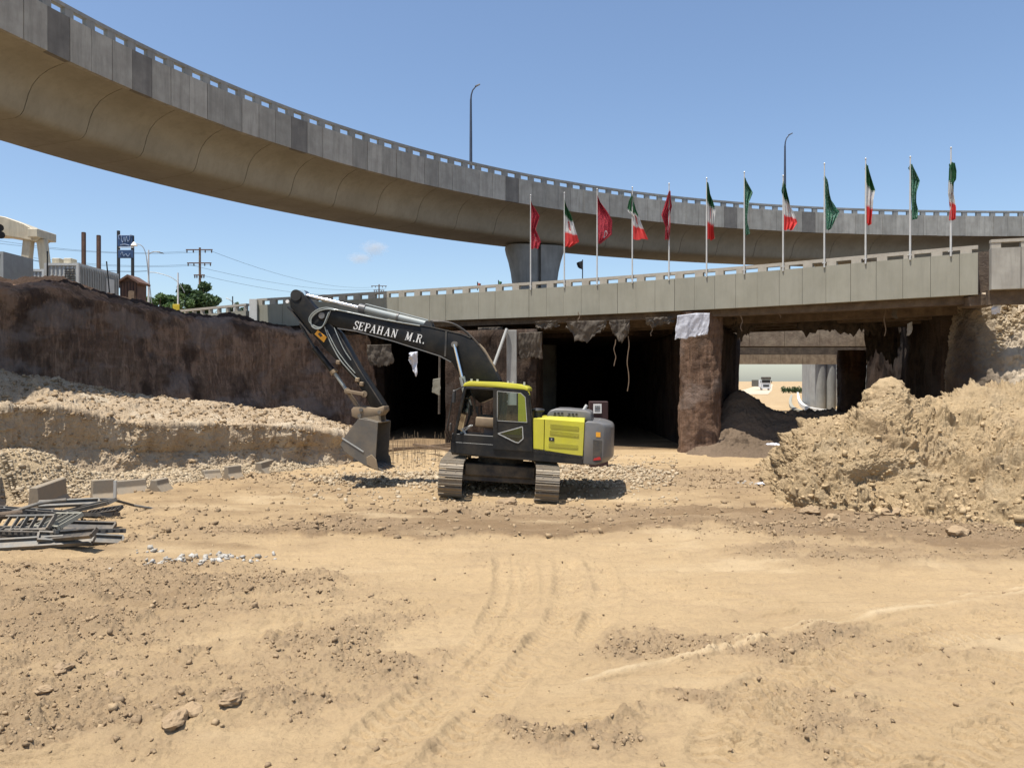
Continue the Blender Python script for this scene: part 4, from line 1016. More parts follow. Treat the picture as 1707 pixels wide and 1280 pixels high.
# --- boom, in the machine's centre plane
BW = .25; bm_poly = [(829, 660), (833, 634), (820, 608), (799, 578.5), (784, 564.5), (769, 558), (716, 546), (646, 535.5), (584, 522.5), (553, 513.5), (538, 514), (527, 520), (531, 532), (563, 546), (593, 550.5), (656, 567.5), (733, 592), (752, 602), (763, 620), (775, 652), (800, 672)]
boom = plate(bm_poly, BW, -BW, BW).build('boom', m_blk, exc, bevel=.025, seg=2, smooth=40)
def edge_strip(pts, name, mat, par, ref=BW, w=.52, t=.03, lift=.018):
    mb = MB(); q = [U(*p, ref) for p in pts]
    for (a, za_), (b, zb_) in zip(q[:-1], q[1:]): mb.bar(UP(a, 0, za_ + lift), UP(b, 0, zb_ + lift), w, t, up=(0, 0, 1))
    return mb.build(name, mat, par)
edge_strip([(556, 514), (584, 522), (646, 535), (716, 545.5), (769, 557.5), (784, 564)], 'top_flange', m_dgr, boom)
edge_strip([(563, 546.5), (593, 551), (656, 568), (733, 592.5), (752, 602.5)], 'bottom_flange', m_grey, boom, lift=-.012)
for a in [(744, 552, 742, 594), ]:
    MB().bar(UPX(a[0], a[1], BW + .01), UPX(a[2], a[3], BW + .01), .05, .02, up=LFT).build('weld_plate', m_dgr, boom)
def pin(px, py, yl0, yl1, r, name, mat, par):
    x, z = U(px, py, yl0); return MB().cyl(UP(x, yl0, z), UP(x, yl1, z), r, 18).build(name, mat, par, smooth=40)
pin(757, 574, BW + .16, -BW - .16, .085, 'boom_pin', m_grey, boom); pin(536, 526, BW + .04, -BW - .04, .09, 'stick_pin', m_grey, boom)
# lettering
GL = {  # strokes on a 0..1 x 0..1 box, with widths: thick stems, thin bars, serifs
 'S': [([(.78, .98), (.78, .74)], .06), ([(.76, .80), (.66, .93), (.46, .97), (.26, .90), (.20, .74), (.32, .60), (.58, .47), (.76, .34), (.76, .18), (.60, .06), (.40, .03), (.22, .12), (.16, .24)], .17), ([(.15, .02), (.15, .28)], .06)],
 'E': [([(.24, 0), (.24, 1)], .22), ([(.06, .04), (.84, .04)], .09), ([(.06, .96), (.80, .96)], .09), ([(.30, .52), (.60, .52)], .09), ([(.62, .40), (.62, .64)], .06), ([(.84, .0), (.84, .28)], .07), ([(.80, .74), (.80, 1.0)], .07)],
 'P': [([(.24, 0), (.24, 1)], .22), ([(.06, .03), (.46, .03)], .08), ([(.06, .96), (.60, .96), (.78, .88), (.84, .74), (.78, .58), (.60, .49), (.32, .49)], .13)],
 'A': [([(.48, 1.0), (.14, .04)], .09), ([(.46, 1.0), (.82, .04)], .22), ([(.24, .34), (.68, .34)], .08), ([(-.02, .03), (.30, .03)], .08), ([(.62, .03), (1.02, .03)], .08)],
 'H': [([(.20, 0), (.20, 1)], .20), ([(.80, 0), (.80, 1)], .20), ([(.2, .52), (.8, .52)], .09), ([(.02, .03), (.40, .03)], .08), ([(.60, .03), (.98, .03)], .08), ([(.02, .97), (.40, .97)], .08), ([(.60, .97), (.98, .97)], .08)],
 'N': [([(.18, 0), (.18, 1)], .10), ([(.82, 0), (.82, 1)], .10), ([(.16, .98), (.80, .04)], .22), ([(.02, .03), (.36, .03)], .08), ([(.02, .97), (.26, .97)], .08), ([(.66, .97), (.98, .97)], .08)],
 'M': [([(.14, 0), (.14, 1)], .09), ([(.88, 0), (.88, 1)], .20), ([(.16, .98), (.50, .10)], .20), ([(.50, .08), (.86, .98)], .09), ([(.0, .03), (.30, .03)], .08), ([(.70, .03), (1.06, .03)], .08), ([(.0, .97), (.24, .97)], .08), ([(.80, .97), (1.06, .97)], .08)],
 'R': [([(.22, 0), (.22, 1)], .22), ([(.04, .03), (.42, .03)], .08), ([(.04, .96), (.56, .96), (.74, .88), (.78, .74), (.72, .60), (.54, .52), (.30, .52)], .13), ([(.48, .52), (.62, .42), (.80, .06)], .20), ([(.72, .03), (1.0, .03)], .08)],
 '.': [([(.2, .0), (.2, .17)], .19)]}
def glyph(mb, ch, org, ux, uy, wd, ht, nrm):
    for pts, w_ in GL[ch]:
        q = [org + ux * (x * wd + .10 * y * ht) + uy * (y * ht) for x, y in pts]
        for a, b in zip(q[:-1], q[1:]):
            d = (b - a); d.normalize(); e = d * (w_ * wd * .28 if len(pts) > 2 else 0); sd_ = d.cross(nrm).normalized() * (w_ * wd / 2)
            A = [a - e - sd_, b + e - sd_, b + e + sd_, a - e + sd_]
            mb.prism(A, [p + nrm * .004 for p in A])
p0 = UPX(587.5, 548, BW + .012); p1 = UPX(708, 573.5, BW + .012); ux = (p1 - p0).normalized(); uy = (UPX(590, 530, BW + .012) - p0); uy = (uy - ux * uy.dot(ux)).normalized()
LH = .235; tot = (p1 - p0).length; adv = {'S': .78, 'E': .92, 'P': .90, 'A': 1.02, 'H': 1.12, 'N': 1.06, 'M': 1.15, 'R': 1.0, '.': .42, ' ': 1.1}
txt = 'SEPAHAN M.R.'; k = tot / sum(adv[c] for c in txt); cur = 0
for ch in txt:
    if ch != ' ': mb = MB(); glyph(mb, ch, p0 + ux * cur, ux, uy, k * .86, LH, LFT); mb.build('letter', m_letter, boom)
    cur += adv[ch] * k
# boom cylinders
for yl in (BW + .12, -BW - .12):
    a = UPX(757, 574, yl); b = UPX(770, 628, yl); c_ = b + (b - a) * 1.1
    rod = MB().cyl(a, b, .045, 12).build('cylinder_rod', m_chrome, exc, smooth=40)
    MB().cyl(b, c_, .085, 16).build('boom_cylinder', m_cyl, exc, smooth=40)
# arm cylinder above the boom
a = UPX(504, 491, 0); b = UPX(600, 513.5, 0); c_ = UPX(713, 541, 0)
cyl_ = MB().tube([b, b + (c_ - b).normalized() * .02, c_], [.10, .095, .095], 18).build('arm_cylinder', m_cyl, exc, smooth=40)
MB().cyl(a, b, .058, 16).build('cylinder_rod', m_chrome, cyl_, smooth=40)
MB().cyl(b - (c_ - b).normalized() * .02, b + (c_ - b).normalized() * .16, .125, 18).build('gland', m_grey, cyl_, smooth=40)
u_ = (c_ - b).normalized()
for t in (.55,): MB().cyl(b + (c_ - b) * t, b + (c_ - b) * t + u_ * .05, .115, 18).build('clamp', m_grey, cyl_, smooth=40)
mb = MB(); mb.tube([b + (c_ - b) * .08 + Vector((0, 0, .15)), b + (c_ - b) * .5 + Vector((0, 0, .14)), c_ + Vector((0, 0, .12))], .018, 8); mb.build('pipe', m_cyl, cyl_)
mb = MB(); q = [U(703, 546, .15), U(722, 549, .15), U(718, 536, .15), U(710, 535, .15)]
for y in (.13, -.17): mb.prism([UP(x, y, z) for x, z in q], [UP(x, y + .04, z) for x, z in q])
mb.build('cylinder_bracket', m_dgr, boom)
# hoses along the boom and loop at the nose
mb = MB()
for i, dy in enumerate((-.17, -.09, .02, .10, .19)):
    pts = [(718, 536 - i % 2), (740, 537), (757, 542), (775, 554), (792, 571), (806, 590), (818, 612), (826, 632)]
    mb.tube(cr([tuple(UPX(x + i * .8, y - 1 + (i % 3) * .8, dy)) for x, y in pts], 24), .022, 6)
mb.build('hose', m_hose, boom, smooth=60)
mb = MB()
for i, dy in enumerate((.27, .22, .30)):
    pts = [(556, 515), (543, 513), (528, 517), (517, 527), (516, 537), (524, 543), (533, 546), (541, 541), (547, 528), (551, 518)]
    mb.tube(cr([tuple(UPX(x + i * 1.4 * (1 if k < 5 else -1), y + i * 1.2, dy)) for k, (x, y) in enumerate(pts)], 30), .017, 6)
mb.tube(cr([tuple(UPX(x, y, .27)) for x, y in [(553, 515), (584, 521), (646, 534), (700, 543)]], 12), .02, 6)
mb.build('hose', m_cyl, boom, smooth=60)
mb = MB(); mb.tube([UPX(798, 575, .1), UPX(806, 583, .1), UPX(818, 603, .1), UPX(826, 620, .1)], .05, 8); mb.build('hose_guard', m_link, boom)
# --- stick
SW = .19
st_poly = [(483, 500), (489, 488), (502, 486), (511, 497), (530, 519), (545, 533), (567, 556), (601, 616), (639, 673), (641, 684), (634, 692), (624, 690), (606, 656), (592, 634), (566, 606), (540, 580), (520, 556), (500, 531), (484, 512)]
stick = plate(st_poly, SW, -SW, SW).build('arm', m_blk, exc, bevel=.02, seg=2, smooth=40)
def estrip(pts, name, mat, w, off):
    mb = MB(); q = [UPX(*p, 0) for p in pts]
    for a, b in zip(q[:-1], q[1:]): mb.bar(a, b, w, .03, up=(FWD * -1 + Vector((0, 0, .6))).normalized())
    return mb.build(name, mat, stick)
estrip([(546, 532), (568, 555), (602, 615), (640, 674)], 'arm_flange', m_dgr, 2 * SW + .02, 0)
estrip([(484, 513), (500, 532), (520, 557)], 'arm_flange', m_dgr, 2 * SW + .02, 0)
pin(493, 492, SW + .02, -SW - .02, .16, 'boss', m_black, stick); pin(503, 490, .14, -.14, .12, 'rod_eye', m_chrome, stick)
plate([(524.5, 557), (530, 550), (545, 562), (540, 570.5)], SW + .004, SW + .010, SW).build('sticker', m_stick, stick)
plate([(530, 557), (533.5, 554), (538.5, 559), (535, 562)], SW + .010, SW + .013, SW).build('sticker_mark', m_black, stick)
MB().cyl(UPX(480, 503, SW), UPX(480, 503, SW) + LFT * .05, .05, 10).build('boss', m_letter, stick)
# bucket cylinder along the front of the stick
a = UPX(524, 580, 0); b = UPX(558, 622, 0); c_ = UPX(579, 652, 0)
bc = MB().cyl(a, b, .085, 16).build('bucket_cylinder', m_blk, exc, smooth=40)
a_ = UPX(484, 515, 0); MB().cyl(UPX(500, 540, .0), a, .04, 10).build('pipe', m_dgr, bc)
MB().cyl(b, c_, .05, 12).build('cylinder_rod', m_cyl, bc, smooth=40)
MB().cyl(b - (c_ - b).normalized() * .1, b, .11, 16).build('gland', m_link, bc, smooth=40)
mb = MB(); mb.tube(cr([tuple(UPX(x, y, .2)) for x, y in [(541, 545), (552, 573), (566, 598), (580, 615), (597, 633)]], 20), .02, 6)
mb.tube(cr([tuple(UPX(x, y, .22)) for x, y in [(545, 550), (560, 580), (575, 602), (592, 622)]], 20), .017, 6)
mb.tube(cr([tuple(UPX(x, y, .23)) for x, y in [(557, 546), (572, 580), (585, 600)]], 12), .014, 6); mb.build('hose', m_cyl, stick, smooth=60)
for x, y in ((564, 604), (596, 633), (603, 640)): MB().box(UPX(x, y, SW + .04), (.12, .1, .12), RU).build('hose_clamp', m_link, stick, bevel=.02)
# linkage
mb = MB()
for yl in (.26, -.26):
    mb.bar(UPX(579, 652, yl), UPX(607, 657, yl), .09, .12, up=LFT); mb.cyl(UPX(579, 652, yl - .03), UPX(579, 652, yl + .03), .09, 14); mb.cyl(UPX(607, 657, yl - .03), UPX(607, 657, yl + .03), .09, 14)
mb.cyl(UPX(579, 652, .30), UPX(579, 652, -.30), .05, 12); mb.build('rocker_link', m_link, exc, bevel=.01)
mb = MB(); 
for yl in (.14, -.14): mb.bar(UPX(582, 656, yl), UPX(598, 680, yl), .08, .12, up=LFT)
mb.build('bucket_link', m_link, exc, bevel=.01)
plate([(585, 683), (589, 678), (600, 677), (628, 680), (640, 676), (641, 684), (634, 693), (612, 697), (597, 698.5), (586, 694)], .24, -.24, .24).build('quick_coupler', m_link, exc, bevel=.025, seg=2, smooth=45)
for x, y in ((601.5, 683), (632, 687), (599, 693), (622, 702)): pin(x, y, .28, -.28, .055, 'coupler_pin', m_steel, bpy.data.objects['quick_coupler'])
# bucket: side plates, curved shell, lips, teeth
BK = .60
side = [(598, 697), (616, 700), (630, 704), (624, 762), (631, 783), (611, 777), (590, 762), (567, 742), (574, 728), (586, 712)]
sh_pts = [(630, 704), (616, 700), (598, 697), (586, 712), (574, 728), (567, 742), (574, 752), (590, 764), (611, 777.5), (629, 784)]
q = [U(x, y, BK) for x, y in sh_pts]; s_dense = cr(q, 40)
bucket = MB()
outer = [UP(a, BK, z) for a, z in s_dense]; ctr = np.mean(s_dense, 0)
inn = [(a + (ctr[0] - a) * .05, z + (ctr[1] - z) * .05) for a, z in s_dense]
vs = [UP(a, BK - .03, z) for a, z in s_dense] + [UP(a, -BK + .03, z) for a, z in s_dense] + [UP(a, BK - .03, z) for a, z in inn] + [UP(a, -BK + .03, z) for a, z in inn]
n = 40; fs = []
for i in range(n - 1): fs += [(i, i + 1, n + i + 1, n + i), (2 * n + i, 3 * n + i, 3 * n + i + 1, 2 * n + i + 1)]
fs += [(0, n, 3 * n, 2 * n), (n - 1, 3 * n - 1, 4 * n - 1, 2 * n - 1)]
bk = bucket.add(vs, fs).build('bucket', m_steel, exc, smooth=40)
for y0, y1 in ((BK, BK - .035), (-BK + .035, -BK)):
    poly = sh_pts[:1] + [(616, 700), (598, 697), (586, 712), (574, 728), (567, 742), (574, 752), (590, 764), (611, 777), (628, 783), (626, 764)]
    plate(poly, y0, y1, BK).build('side_plate', m_steel, bk, bevel=.006)
MB().bar(UPX(570, 730, BK + .01), UPX(606, 753, BK + .01), .03, .015, up=LFT).build('wear_strip', m_lt, bk)
plate([(611, 762), (620, 757), (628, 766), (631, 783), (622, 781), (612, 774)], BK + .04, BK, BK).build('side_cutter', m_link, bk, bevel=.01)
plate([(611, 762), (620, 757), (628, 766), (631, 783), (622, 781), (612, 774)], -BK - .04, -BK, BK).build('side_cutter', m_steel, bk, bevel=.01)
xa, za = U(629, 783.5, BK); xb, zb = U(614, 778, BK)
MB().prism([UP(xa, BK, za), UP(xa, -BK, za), UP(xb, -BK, zb), UP(xb, BK, zb)], [UP(xa, BK, za + .05), UP(xa, -BK, za + .05), UP(xb, -BK, zb + .05), UP(xb, BK, zb + .05)]).build('cutting_edge', m_steel, bk)
dx = (xa - xb, za - zb); dl = math.hypot(*dx); dx = (dx[0] / dl, dx[1] / dl)
for i in range(5):
    yl = BK - .06 - i * (2 * BK - .12) / 4; a = UP(xa - dx[0] * .1, yl, za - dx[1] * .1 + .03); v = UP(dx[0], 0, dx[1])
    mb = MB(); up_ = Vector((0, 0, 1))
    A = [a + LFT * .055 + up_ * .05, a - LFT * .055 + up_ * .05, a - LFT * .055 - up_ * .05, a + LFT * .055 - up_ * .05]
    e = a + v * .27; B = [e + LFT * .035 + up_ * .01, e - LFT * .035 + up_ * .01, e - LFT * .035 - up_ * .012, e + LFT * .035 - up_ * .012]
    mb.prism(A, B).build('tooth', m_steel, bk, bevel=.006)
for yl in (.22, -.22):
    plate([(596, 698), (634, 690), (636, 705), (612, 706)], yl + .02, yl - .02, .22).build('bucket_ear', m_link, bk, bevel=.01)

# ------------------------------------------------------------------ flags on the bridge
def flag_mat(name, kind):
    m, t, b = newmat(name); b.inputs['Roughness'].default_value = .7
    fu = N(t, 'ShaderNodeAttribute', attribute_name='fu').outputs['Fac']; fv = N(t, 'ShaderNodeAttribute', attribute_name='fv').outputs['Fac']
    cv = N(t, 'ShaderNodeCombineXYZ'); t.links.new(fu, cv.inputs[0]); t.links.new(fv, cv.inputs[1]); v = cv.outputs[0]
    if kind == 'tri':
        c = ramp(t, fv, [(0.0, (.03, .13, .05)), (.335, (.66, .66, .64)), (.665, (.66, .05, .045))], 'CONSTANT')
        # emblem: red tulip-like crescents in the middle of the white band
        du = math_(t, 'MULTIPLY', math_(t, 'SUBTRACT', fu, .5), 1.7); dv = math_(t, 'SUBTRACT', fv, .5)
        r = math_(t, 'SQRT', math_(t, 'ADD', math_(t, 'MULTIPLY', du, du), math_(t, 'MULTIPLY', dv, dv)))
        ring1 = math_(t, 'MULTIPLY', math_(t, 'LESS_THAN', r, .115), math_(t, 'GREATER_THAN', r, .075))
        core = math_(t, 'MULTIPLY', math_(t, 'LESS_THAN', math_(t, 'ABSOLUTE', du), .016), math_(t, 'LESS_THAN', math_(t, 'ABSOLUTE', dv), .13))
        ring2 = math_(t, 'MULTIPLY', math_(t, 'LESS_THAN', r, .055), math_(t, 'GREATER_THAN', r, .03))
        e = math_(t, 'MINIMUM', math_(t, 'ADD', math_(t, 'ADD', ring1, core), ring2), 1.0)
        c = mix(t, e, c, (.55, .03, .03))
        # fine white script edging at the stripe borders
        for y in (.335, .665):
            band = math_(t, 'LESS_THAN', math_(t, 'ABSOLUTE', math_(t, 'SUBTRACT', fv, y + (-.018 if y < .5 else .018))), .012)
            dash = math_(t, 'GREATER_THAN', math_(t, 'FRACT', math_(t, 'MULTIPLY', fu, 22.0)), .45)
            c = mix(t, math_(t, 'MULTIPLY', band, dash), c, (.7, .7, .68))
    else:
        base, ink = ((.62, .06, .085), (.16, .01, .02)) if kind == 'red' else ((.03, .16, .085), (.30, .48, .40))
        w1 = N(t, 'ShaderNodeTexVoronoi'); w1.inputs['Scale'].default_value = 11; w1.feature = 'DISTANCE_TO_EDGE'; t.links.new(v, w1.inputs['Vector'])
        nz = noise(t, v, 26, 3, .7)
        f = math_(t, 'MULTIPLY', math_(t, 'GREATER_THAN', nz, .51 if kind == 'red' else .56), .8)
        f = math_(t, 'MAXIMUM', f, math_(t, 'MULTIPLY', math_(t, 'LESS_THAN', w1.outputs['Distance'], .045), .6))
        c = mix(t, f, base, ink)
        du = math_(t, 'MULTIPLY', math_(t, 'SUBTRACT', fu, .55), 1.5); dv = math_(t, 'SUBTRACT', fv, .80)
        r = math_(t, 'SQRT', math_(t, 'ADD', math_(t, 'MULTIPLY', du, du), math_(t, 'MULTIPLY', dv, dv)))
        e = math_(t, 'MULTIPLY', math_(t, 'LESS_THAN', r, .085), math_(t, 'GREATER_THAN', r, .055))
        c = mix(t, e, c, (.65, .62, .6))
    t.links.new(c, b.inputs['Base Color'])
    tl = N(t, 'ShaderNodeBsdfTranslucent'); t.links.new(c, tl.inputs[0]); mx = N(t, 'ShaderNodeMixShader'); mx.inputs[0].default_value = .35
    t.links.new(b.outputs[0], mx.inputs[1]); t.links.new(tl.outputs[0], mx.inputs[2]); t.links.new(mx.outputs[0], t.nodes['Material Output'].inputs[0])
    return m
fm = {k: flag_mat('flag_cloth_' + k, k) for k in ('tri', 'red', 'green')}
m_pole = M('flag_pole_paint', (.55, .55, .53), (.47, .47, .45), .4)
FL = [ # pole px, top y, flag y0, y1, kind, left extents, right extents, label
 (884.5, 328, 334, 415, 'red', [(0, 0), (1, 0)], [(0, 1), (.3, 15), (.6, 8), (.85, 17), (1, 13)], 'red patterned flag leftmost in the row, before the flyover pier'),
 (940.5, 324, 332, 412, 'tri', [(0, 0), (1, 0)], [(0, 1), (.3, 11), (.6, 17), (.9, 25), (1, 12)], 'tricolour flag second from left, just right of the flyover pier'),
 (995, 318, 327, 407, 'red', [(0, 0), (1, 2)], [(0, 3), (.3, 17), (.5, 25), (.8, 25), (1, 6)], 'broad red patterned flag bellying out, third from left'),
 (1053.5, 315, 325, 400, 'tri', [(0, 0), (.15, -6), (.35, -9), (.5, 0), (1, 0)], [(0, 1), (.3, 6), (.55, 13), (.8, 19), (1, 26)], 'tricolour flag spreading wide at the bottom, fourth from left'),
 (1114.5, 309, 318, 400, 'red', [(0, 0), (.2, -5), (.5, -13), (.75, -6), (1, -7)], [(0, 1), (.3, 5), (.5, 1), (1, 0)], 'narrow red patterned flag hanging left of its pole, fifth from left'),
 (1177, 300, 305, 400, 'tri', [(0, 0), (1, 0)], [(0, 1), (.3, 9), (.5, 13), (.8, 11), (1, 13)], 'narrow tricolour flag sixth from left, right of the last red flag'),
 (1239.5, 290, 297, 392, 'green', [(0, 0), (1, 2)], [(0, 1), (.22, 15), (.45, 7), (.7, 4), (1, 7)], 'leftmost green flag, thin and twisted below its wide top'),
 (1304, 296, 303, 384, 'tri', [(0, 0), (.2, -3), (.4, 0), (1, 0)], [(0, 1), (.3, 8), (.6, 17), (.85, 22), (1, 14)], 'tricolour flag in front of the right street lamp'),
 (1372.5, 276, 294, 383, 'green', [(0, 0), (1, 3)], [(0, 1), (.3, 8), (.6, 18), (.68, 23), (.85, 16), (1, 10)], 'green flag with pale folds low down, middle of the three green'),
 (1441, 268, 275, 375, 'tri', [(0, 0), (1, 1)], [(0, 1), (.2, 9), (.42, 16), (.6, 12), (.85, 12), (1, 10)], 'tricolour flag with a long green top, third pole from right'),
 (1515, 265, 275, 366, 'green', [(0, 0), (1, 3)], [(0, 1), (.3, 14), (.52, 8), (.7, 9), (.85, 13), (1, 9)], 'rightmost green flag with a small round emblem near its foot'),
 (1582.5, 250, 272, 367, 'tri', [(0, 0), (.1, -3), (.55, -5), (.8, -1), (1, -3)], [(0, 1), (.15, 5), (.3, 6), (.36, 2), (.6, 4), (1, 5)], 'furled tricolour flag, rightmost in the row')]
for i, (px, yt, y0, y1, kind, Lx, Rx, lab) in enumerate(FL):
    s = s_at_px(LQ, Ls, px); b, _ = on(LQ, Ls, s, .04); d = b.y; zb = float(ftop(s)) + .02; zt = CAMZ + (HY - yt) / F * d
    fx = (px - CXP) / F * d
    root = empty('flag_pole', (fx, d - .07, zb)); tag(root, 'pole with ' + lab, 'flag', 'flags in a row on the road bridge')
    MB().tube([(0, 0, -.08), (0, 0, (zt - zb) * .6), (0, 0, zt - zb)], [.034, .030, .020], 10).build('pole', m_pole, root, smooth=60)
    MB().tube([(0, 0, zt - zb), (0, 0, zt - zb + .04), (0, 0, zt - zb + .08)], [.02, .035, .008], 8).build('finial', m_pole, root)
    MB().box((0, .03, .1), (.10, .1, .04)).build('bracket', m_pole, root)
    nv, nu = 70, 44; T = np.linspace(0, 1, nv)[:, None]; Uu = np.linspace(0, 1, nu)[None]
    lx = np.interp(T, *zip(*Lx)) / F * d; rx = np.interp(T, *zip(*Rx)) / F * d
    k = 2.5 + (i % 3) * .8; ph = i * 1.7
    wob = .5 + .5 * np.sin(Uu * 2 * np.pi * k * .5 + ph + T * 2.2) * .25
    x = lx + (rx - lx) * (Uu + .10 * np.sin(Uu * 2 * np.pi * k + ph + 2 * T) * (1 - Uu) * Uu * 4 * .5)
    droop = (.10 + .05 * math.sin(i)) * Uu ** 1.3 * (1 - T) * np.ones_like(T)
    H_ = (y1 - y0) / F * d; tz = T + droop * (1 - T) * .8 + .012 * np.sin(Uu * 9 + ph) * T
    z = (HY - y0) / F * d + CAMZ - zb - tz * H_
    amp = (.05 + .9 * np.maximum(.05, .6 - (rx - lx))) * .33
    y = amp * np.sin(Uu * 2 * np.pi * k + ph + T * 3.5) * np.sqrt(Uu) + .05 * np.sin(T * 9 + ph + Uu * 4) * Uu
    P = np.stack([x + 0 * z, y + 0 * z - .01, z + 0 * x], -1)
    fv = np.clip(T - (.24 if kind == 'tri' else .1) * Uu * (1 - T * .5) + .10 * T * Uu, 0, 1); fu = Uu + 0 * T
    me = grid_mesh('flag_cloth', P, {'fu': fu, 'fv': fv}, fm[kind])
    link('cloth', me, None, root)
# small black flag and little pennants behind the rail
def pennant(px, d, ytop, ybase, mat, name, lab, w_=10, h=16, side=-1):
    r = empty(name, at(px, ybase, d)); tag(r, lab, 'flag'); zt = (ybase - ytop) / F * d
    MB().tube([(0, 0, 0), (0, 0, zt)], .025, 6).build('pole', m_black, r)
    nv, nu = 14, 14; T = np.linspace(0, 1, nv)[:, None]; Q = np.linspace(0, 1, nu)[None]
    x = side * Q * w_ / F * d * (1 - .2 * T) + 0 * T; z = zt - .04 - (T * (1 - .55 * Q) + .25 * Q) * h / F * d; y = .06 * np.sin(Q * 7 + T * 3)
    link('cloth', grid_mesh('pennant', np.stack([x, y + 0 * z, z], -1), None, mat), None, r)
m_pr = M('small_flag_red', (.45, .12, .08)); m_pg = M('small_flag_green', (.06, .2, .1)); 
pennant(971, 37.5, 433, 474, m_black, 'small_flag', 'small black pennant on a thin pole between the second and third flags')
pennant(796, 40.5, 470, 484, m_pr, 'small_flag', 'tiny reddish pennant behind the rail left of the flyover pier', 6, 8, 1)
pennant(831, 40.2, 467, 482, m_pg, 'small_flag', 'tiny green pennant behind the rail just left of the flyover pier', 6, 8, 1)

# ------------------------------------------------------------------ street lamps on the flyover
m_lamp = M('dark_blue_pole', (.035, .045, .07), (.05, .06, .09), .45)
def street_lamp(px, ytop, ybase, d, lab, side=1):
    base = at(px, ybase, d); r = empty('street_lamp', (base.x, base.y, ZT - 1.2)); tag(r, lab, 'street lamp', 'street lamps on the flyover')
    h = (HY - ytop) / F * d + CAMZ - (ZT - 1.2)
    MB().tube([(0, 0, 0), (0, 0, h * .6), (0, 0, h - .9)], [.12, .09, .065], 10).build('pole', m_lamp, r, smooth=60)
    MB().tube([(0, 0, h - .92), (.03 * side, 0, h - .6), (.12 * side, 0, h - .3), (.32 * side, 0, h - .06)], [.06, .05, .045, .04], 8).build('arm', m_lamp, r, smooth=60)
    MB().prism([(.28 * side, -.1, h - .10), (.62 * side, -.08, h + .08), (.62 * side, .08, h + .08), (.28 * side, .1, h - .10)], [(.26 * side, -.08, h - .01), (.60 * side, -.05, h + .15), (.60 * side, .05, h + .15), (.26 * side, .08, h - .01)]).build('lamp_head', m_lamp, r, bevel=.02)
street_lamp(785, 144, 268, 51, 'tall dark street lamp alone against the sky above the middle of the flyover')
street_lamp(1308, 225, 343, 61.5, 'street lamp rising behind the flags at the right, head bent rightward')

# ------------------------------------------------------------------ things on the upper ground at left
m_cream = M('cream_paint', (.55, .49, .36), (.45, .39, .28), .6, scale=1.5, streak=.6)
m_cont = M('white_container_paint', (.60, .60, .57), (.50, .50, .47), .5, scale=1.5, streak=.5)
m_cont_s = M('container_side_grey', (.33, .34, .33), (.28, .29, .28), .6, streak=.3)
m_wood = M('brown_wood', (.13, .07, .045), (.09, .05, .035), .8)
m_blue = M('blue_sign_face', (.02, .05, .13), (.03, .07, .16), .4)
m_tim = M('timber', (.20, .14, .09), (.13, .09, .06), .8)
m_galv = M('galvanised_steel', (.42, .43, .42), (.34, .35, .34), .45, .5)
GRD = 6.2
# gantry crane with splayed legs
g = empty('gantry_crane', (at(40, 0, 46).x, 46, GRD)); tag(g, 'cream gantry crane at the upper left with two splayed legs under its deep girder', 'crane')
gx = lambda px, py, d=46: at(px, py, d) - g.location
q0 = [(-90, 352), (-20, 356), (10, 362), (40, 373), (62, 386), (66, 396), (58, 402), (30, 397), (0, 392), (-90, 388)]
mb = MB(); mb.prism([tuple(gx(*p, 46)) for p in q0], [tuple(gx(*p, 46) + Vector((0, 1.3, 0))) for p in q0]); mb.build('girder', m_cream, g, bevel=.04)
MB().box(gx(64, 391, 46.2) + Vector((0, .4, 0)), (.62, 1.9, .5)).build('end_carriage', m_cream, g, bevel=.03)
for a, b in (((42, 396), (31, 500)), ((64, 398), (76, 500))):
    MB().bar(gx(*a) + Vector((0, .4, 0)), gx(*b) + Vector((0, .4, 0)), .5, .42).build('leg', m_cream, g, bevel=.03)
for p in ((2, 392), (0, 380)):
    MB().cyl(gx(*p, 45.6), gx(*p, 45.2), .22, 16).build('hoist_wheel', m_black, g)
# site cabin and containers
def container(px0, px1, d, ytop, name, lab, grp, depth_px, mat, mside, w=2.4, yaw=0):
    a = at(px0, ytop, d); b = at(px1, ytop, d); zt = a.z; z0 = GRD
    r = empty(name, ((a.x + b.x) / 2, d, z0), R(yaw)); tag(r, lab, 'container', grp); L_ = b.x - a.x; H_ = zt - z0
    MB().box((0, w / 2, H_ / 2), (L_, w, H_)).build('body', mat, r)
    n = int(L_ / .22)
    for i in range(n):
        x = -L_ / 2 + .15 + (L_ - .3) * i / max(1, n - 1); MB().box((x, -.03, H_ / 2), (.09, .05, H_ - .3)).build('rib', mside, r)
    for x in (-L_ / 2 + .06, L_ / 2 - .06): MB().box((x, -.05, H_ / 2), (.14, .12, H_)).build('corner_post', mat, r)
    for z in (.07, H_ - .07): MB().box((0, -.045, z), (L_, .1, .14)).build('edge_rail', mat, r)
    return r, L_, H_
r, L_, H_ = container(-60, 8, 40, 420, 'site_cabin', 'plain grey site cabin at the left frame edge under the gantry crane', None, 0, m_cont_s, m_cont_s)
r, L_, H_ = container(76, 133, 43, 439, 'white_container', 'ribbed white generator container with louvres and roof boxes, long grey side turned away', 'containers above the cut wall', 0, m_cont, m_cont, w=4.3)
MB().box((L_ / 2 + .02, 2.15, H_ / 2), (.03, 4.1, H_ - .3)).build('side_sheet', m_cont_s, r)
for i in range(16): MB().box((L_ / 2 + .05, .25 + i * .255, H_ / 2), (.05, .10, H_ - .35)).build('rib', m_cont_s, r)
MB().box((L_ / 2 + .09, 3.1, H_ * .46), (.03, .9, H_ * .8)).build('door', m_cont, r)
for i in range(8): MB().box((L_ / 2 - .5, -.10, H_ - .35 - i * .13), (.55, .05, .06)).build('louvre', m_dgr, r)
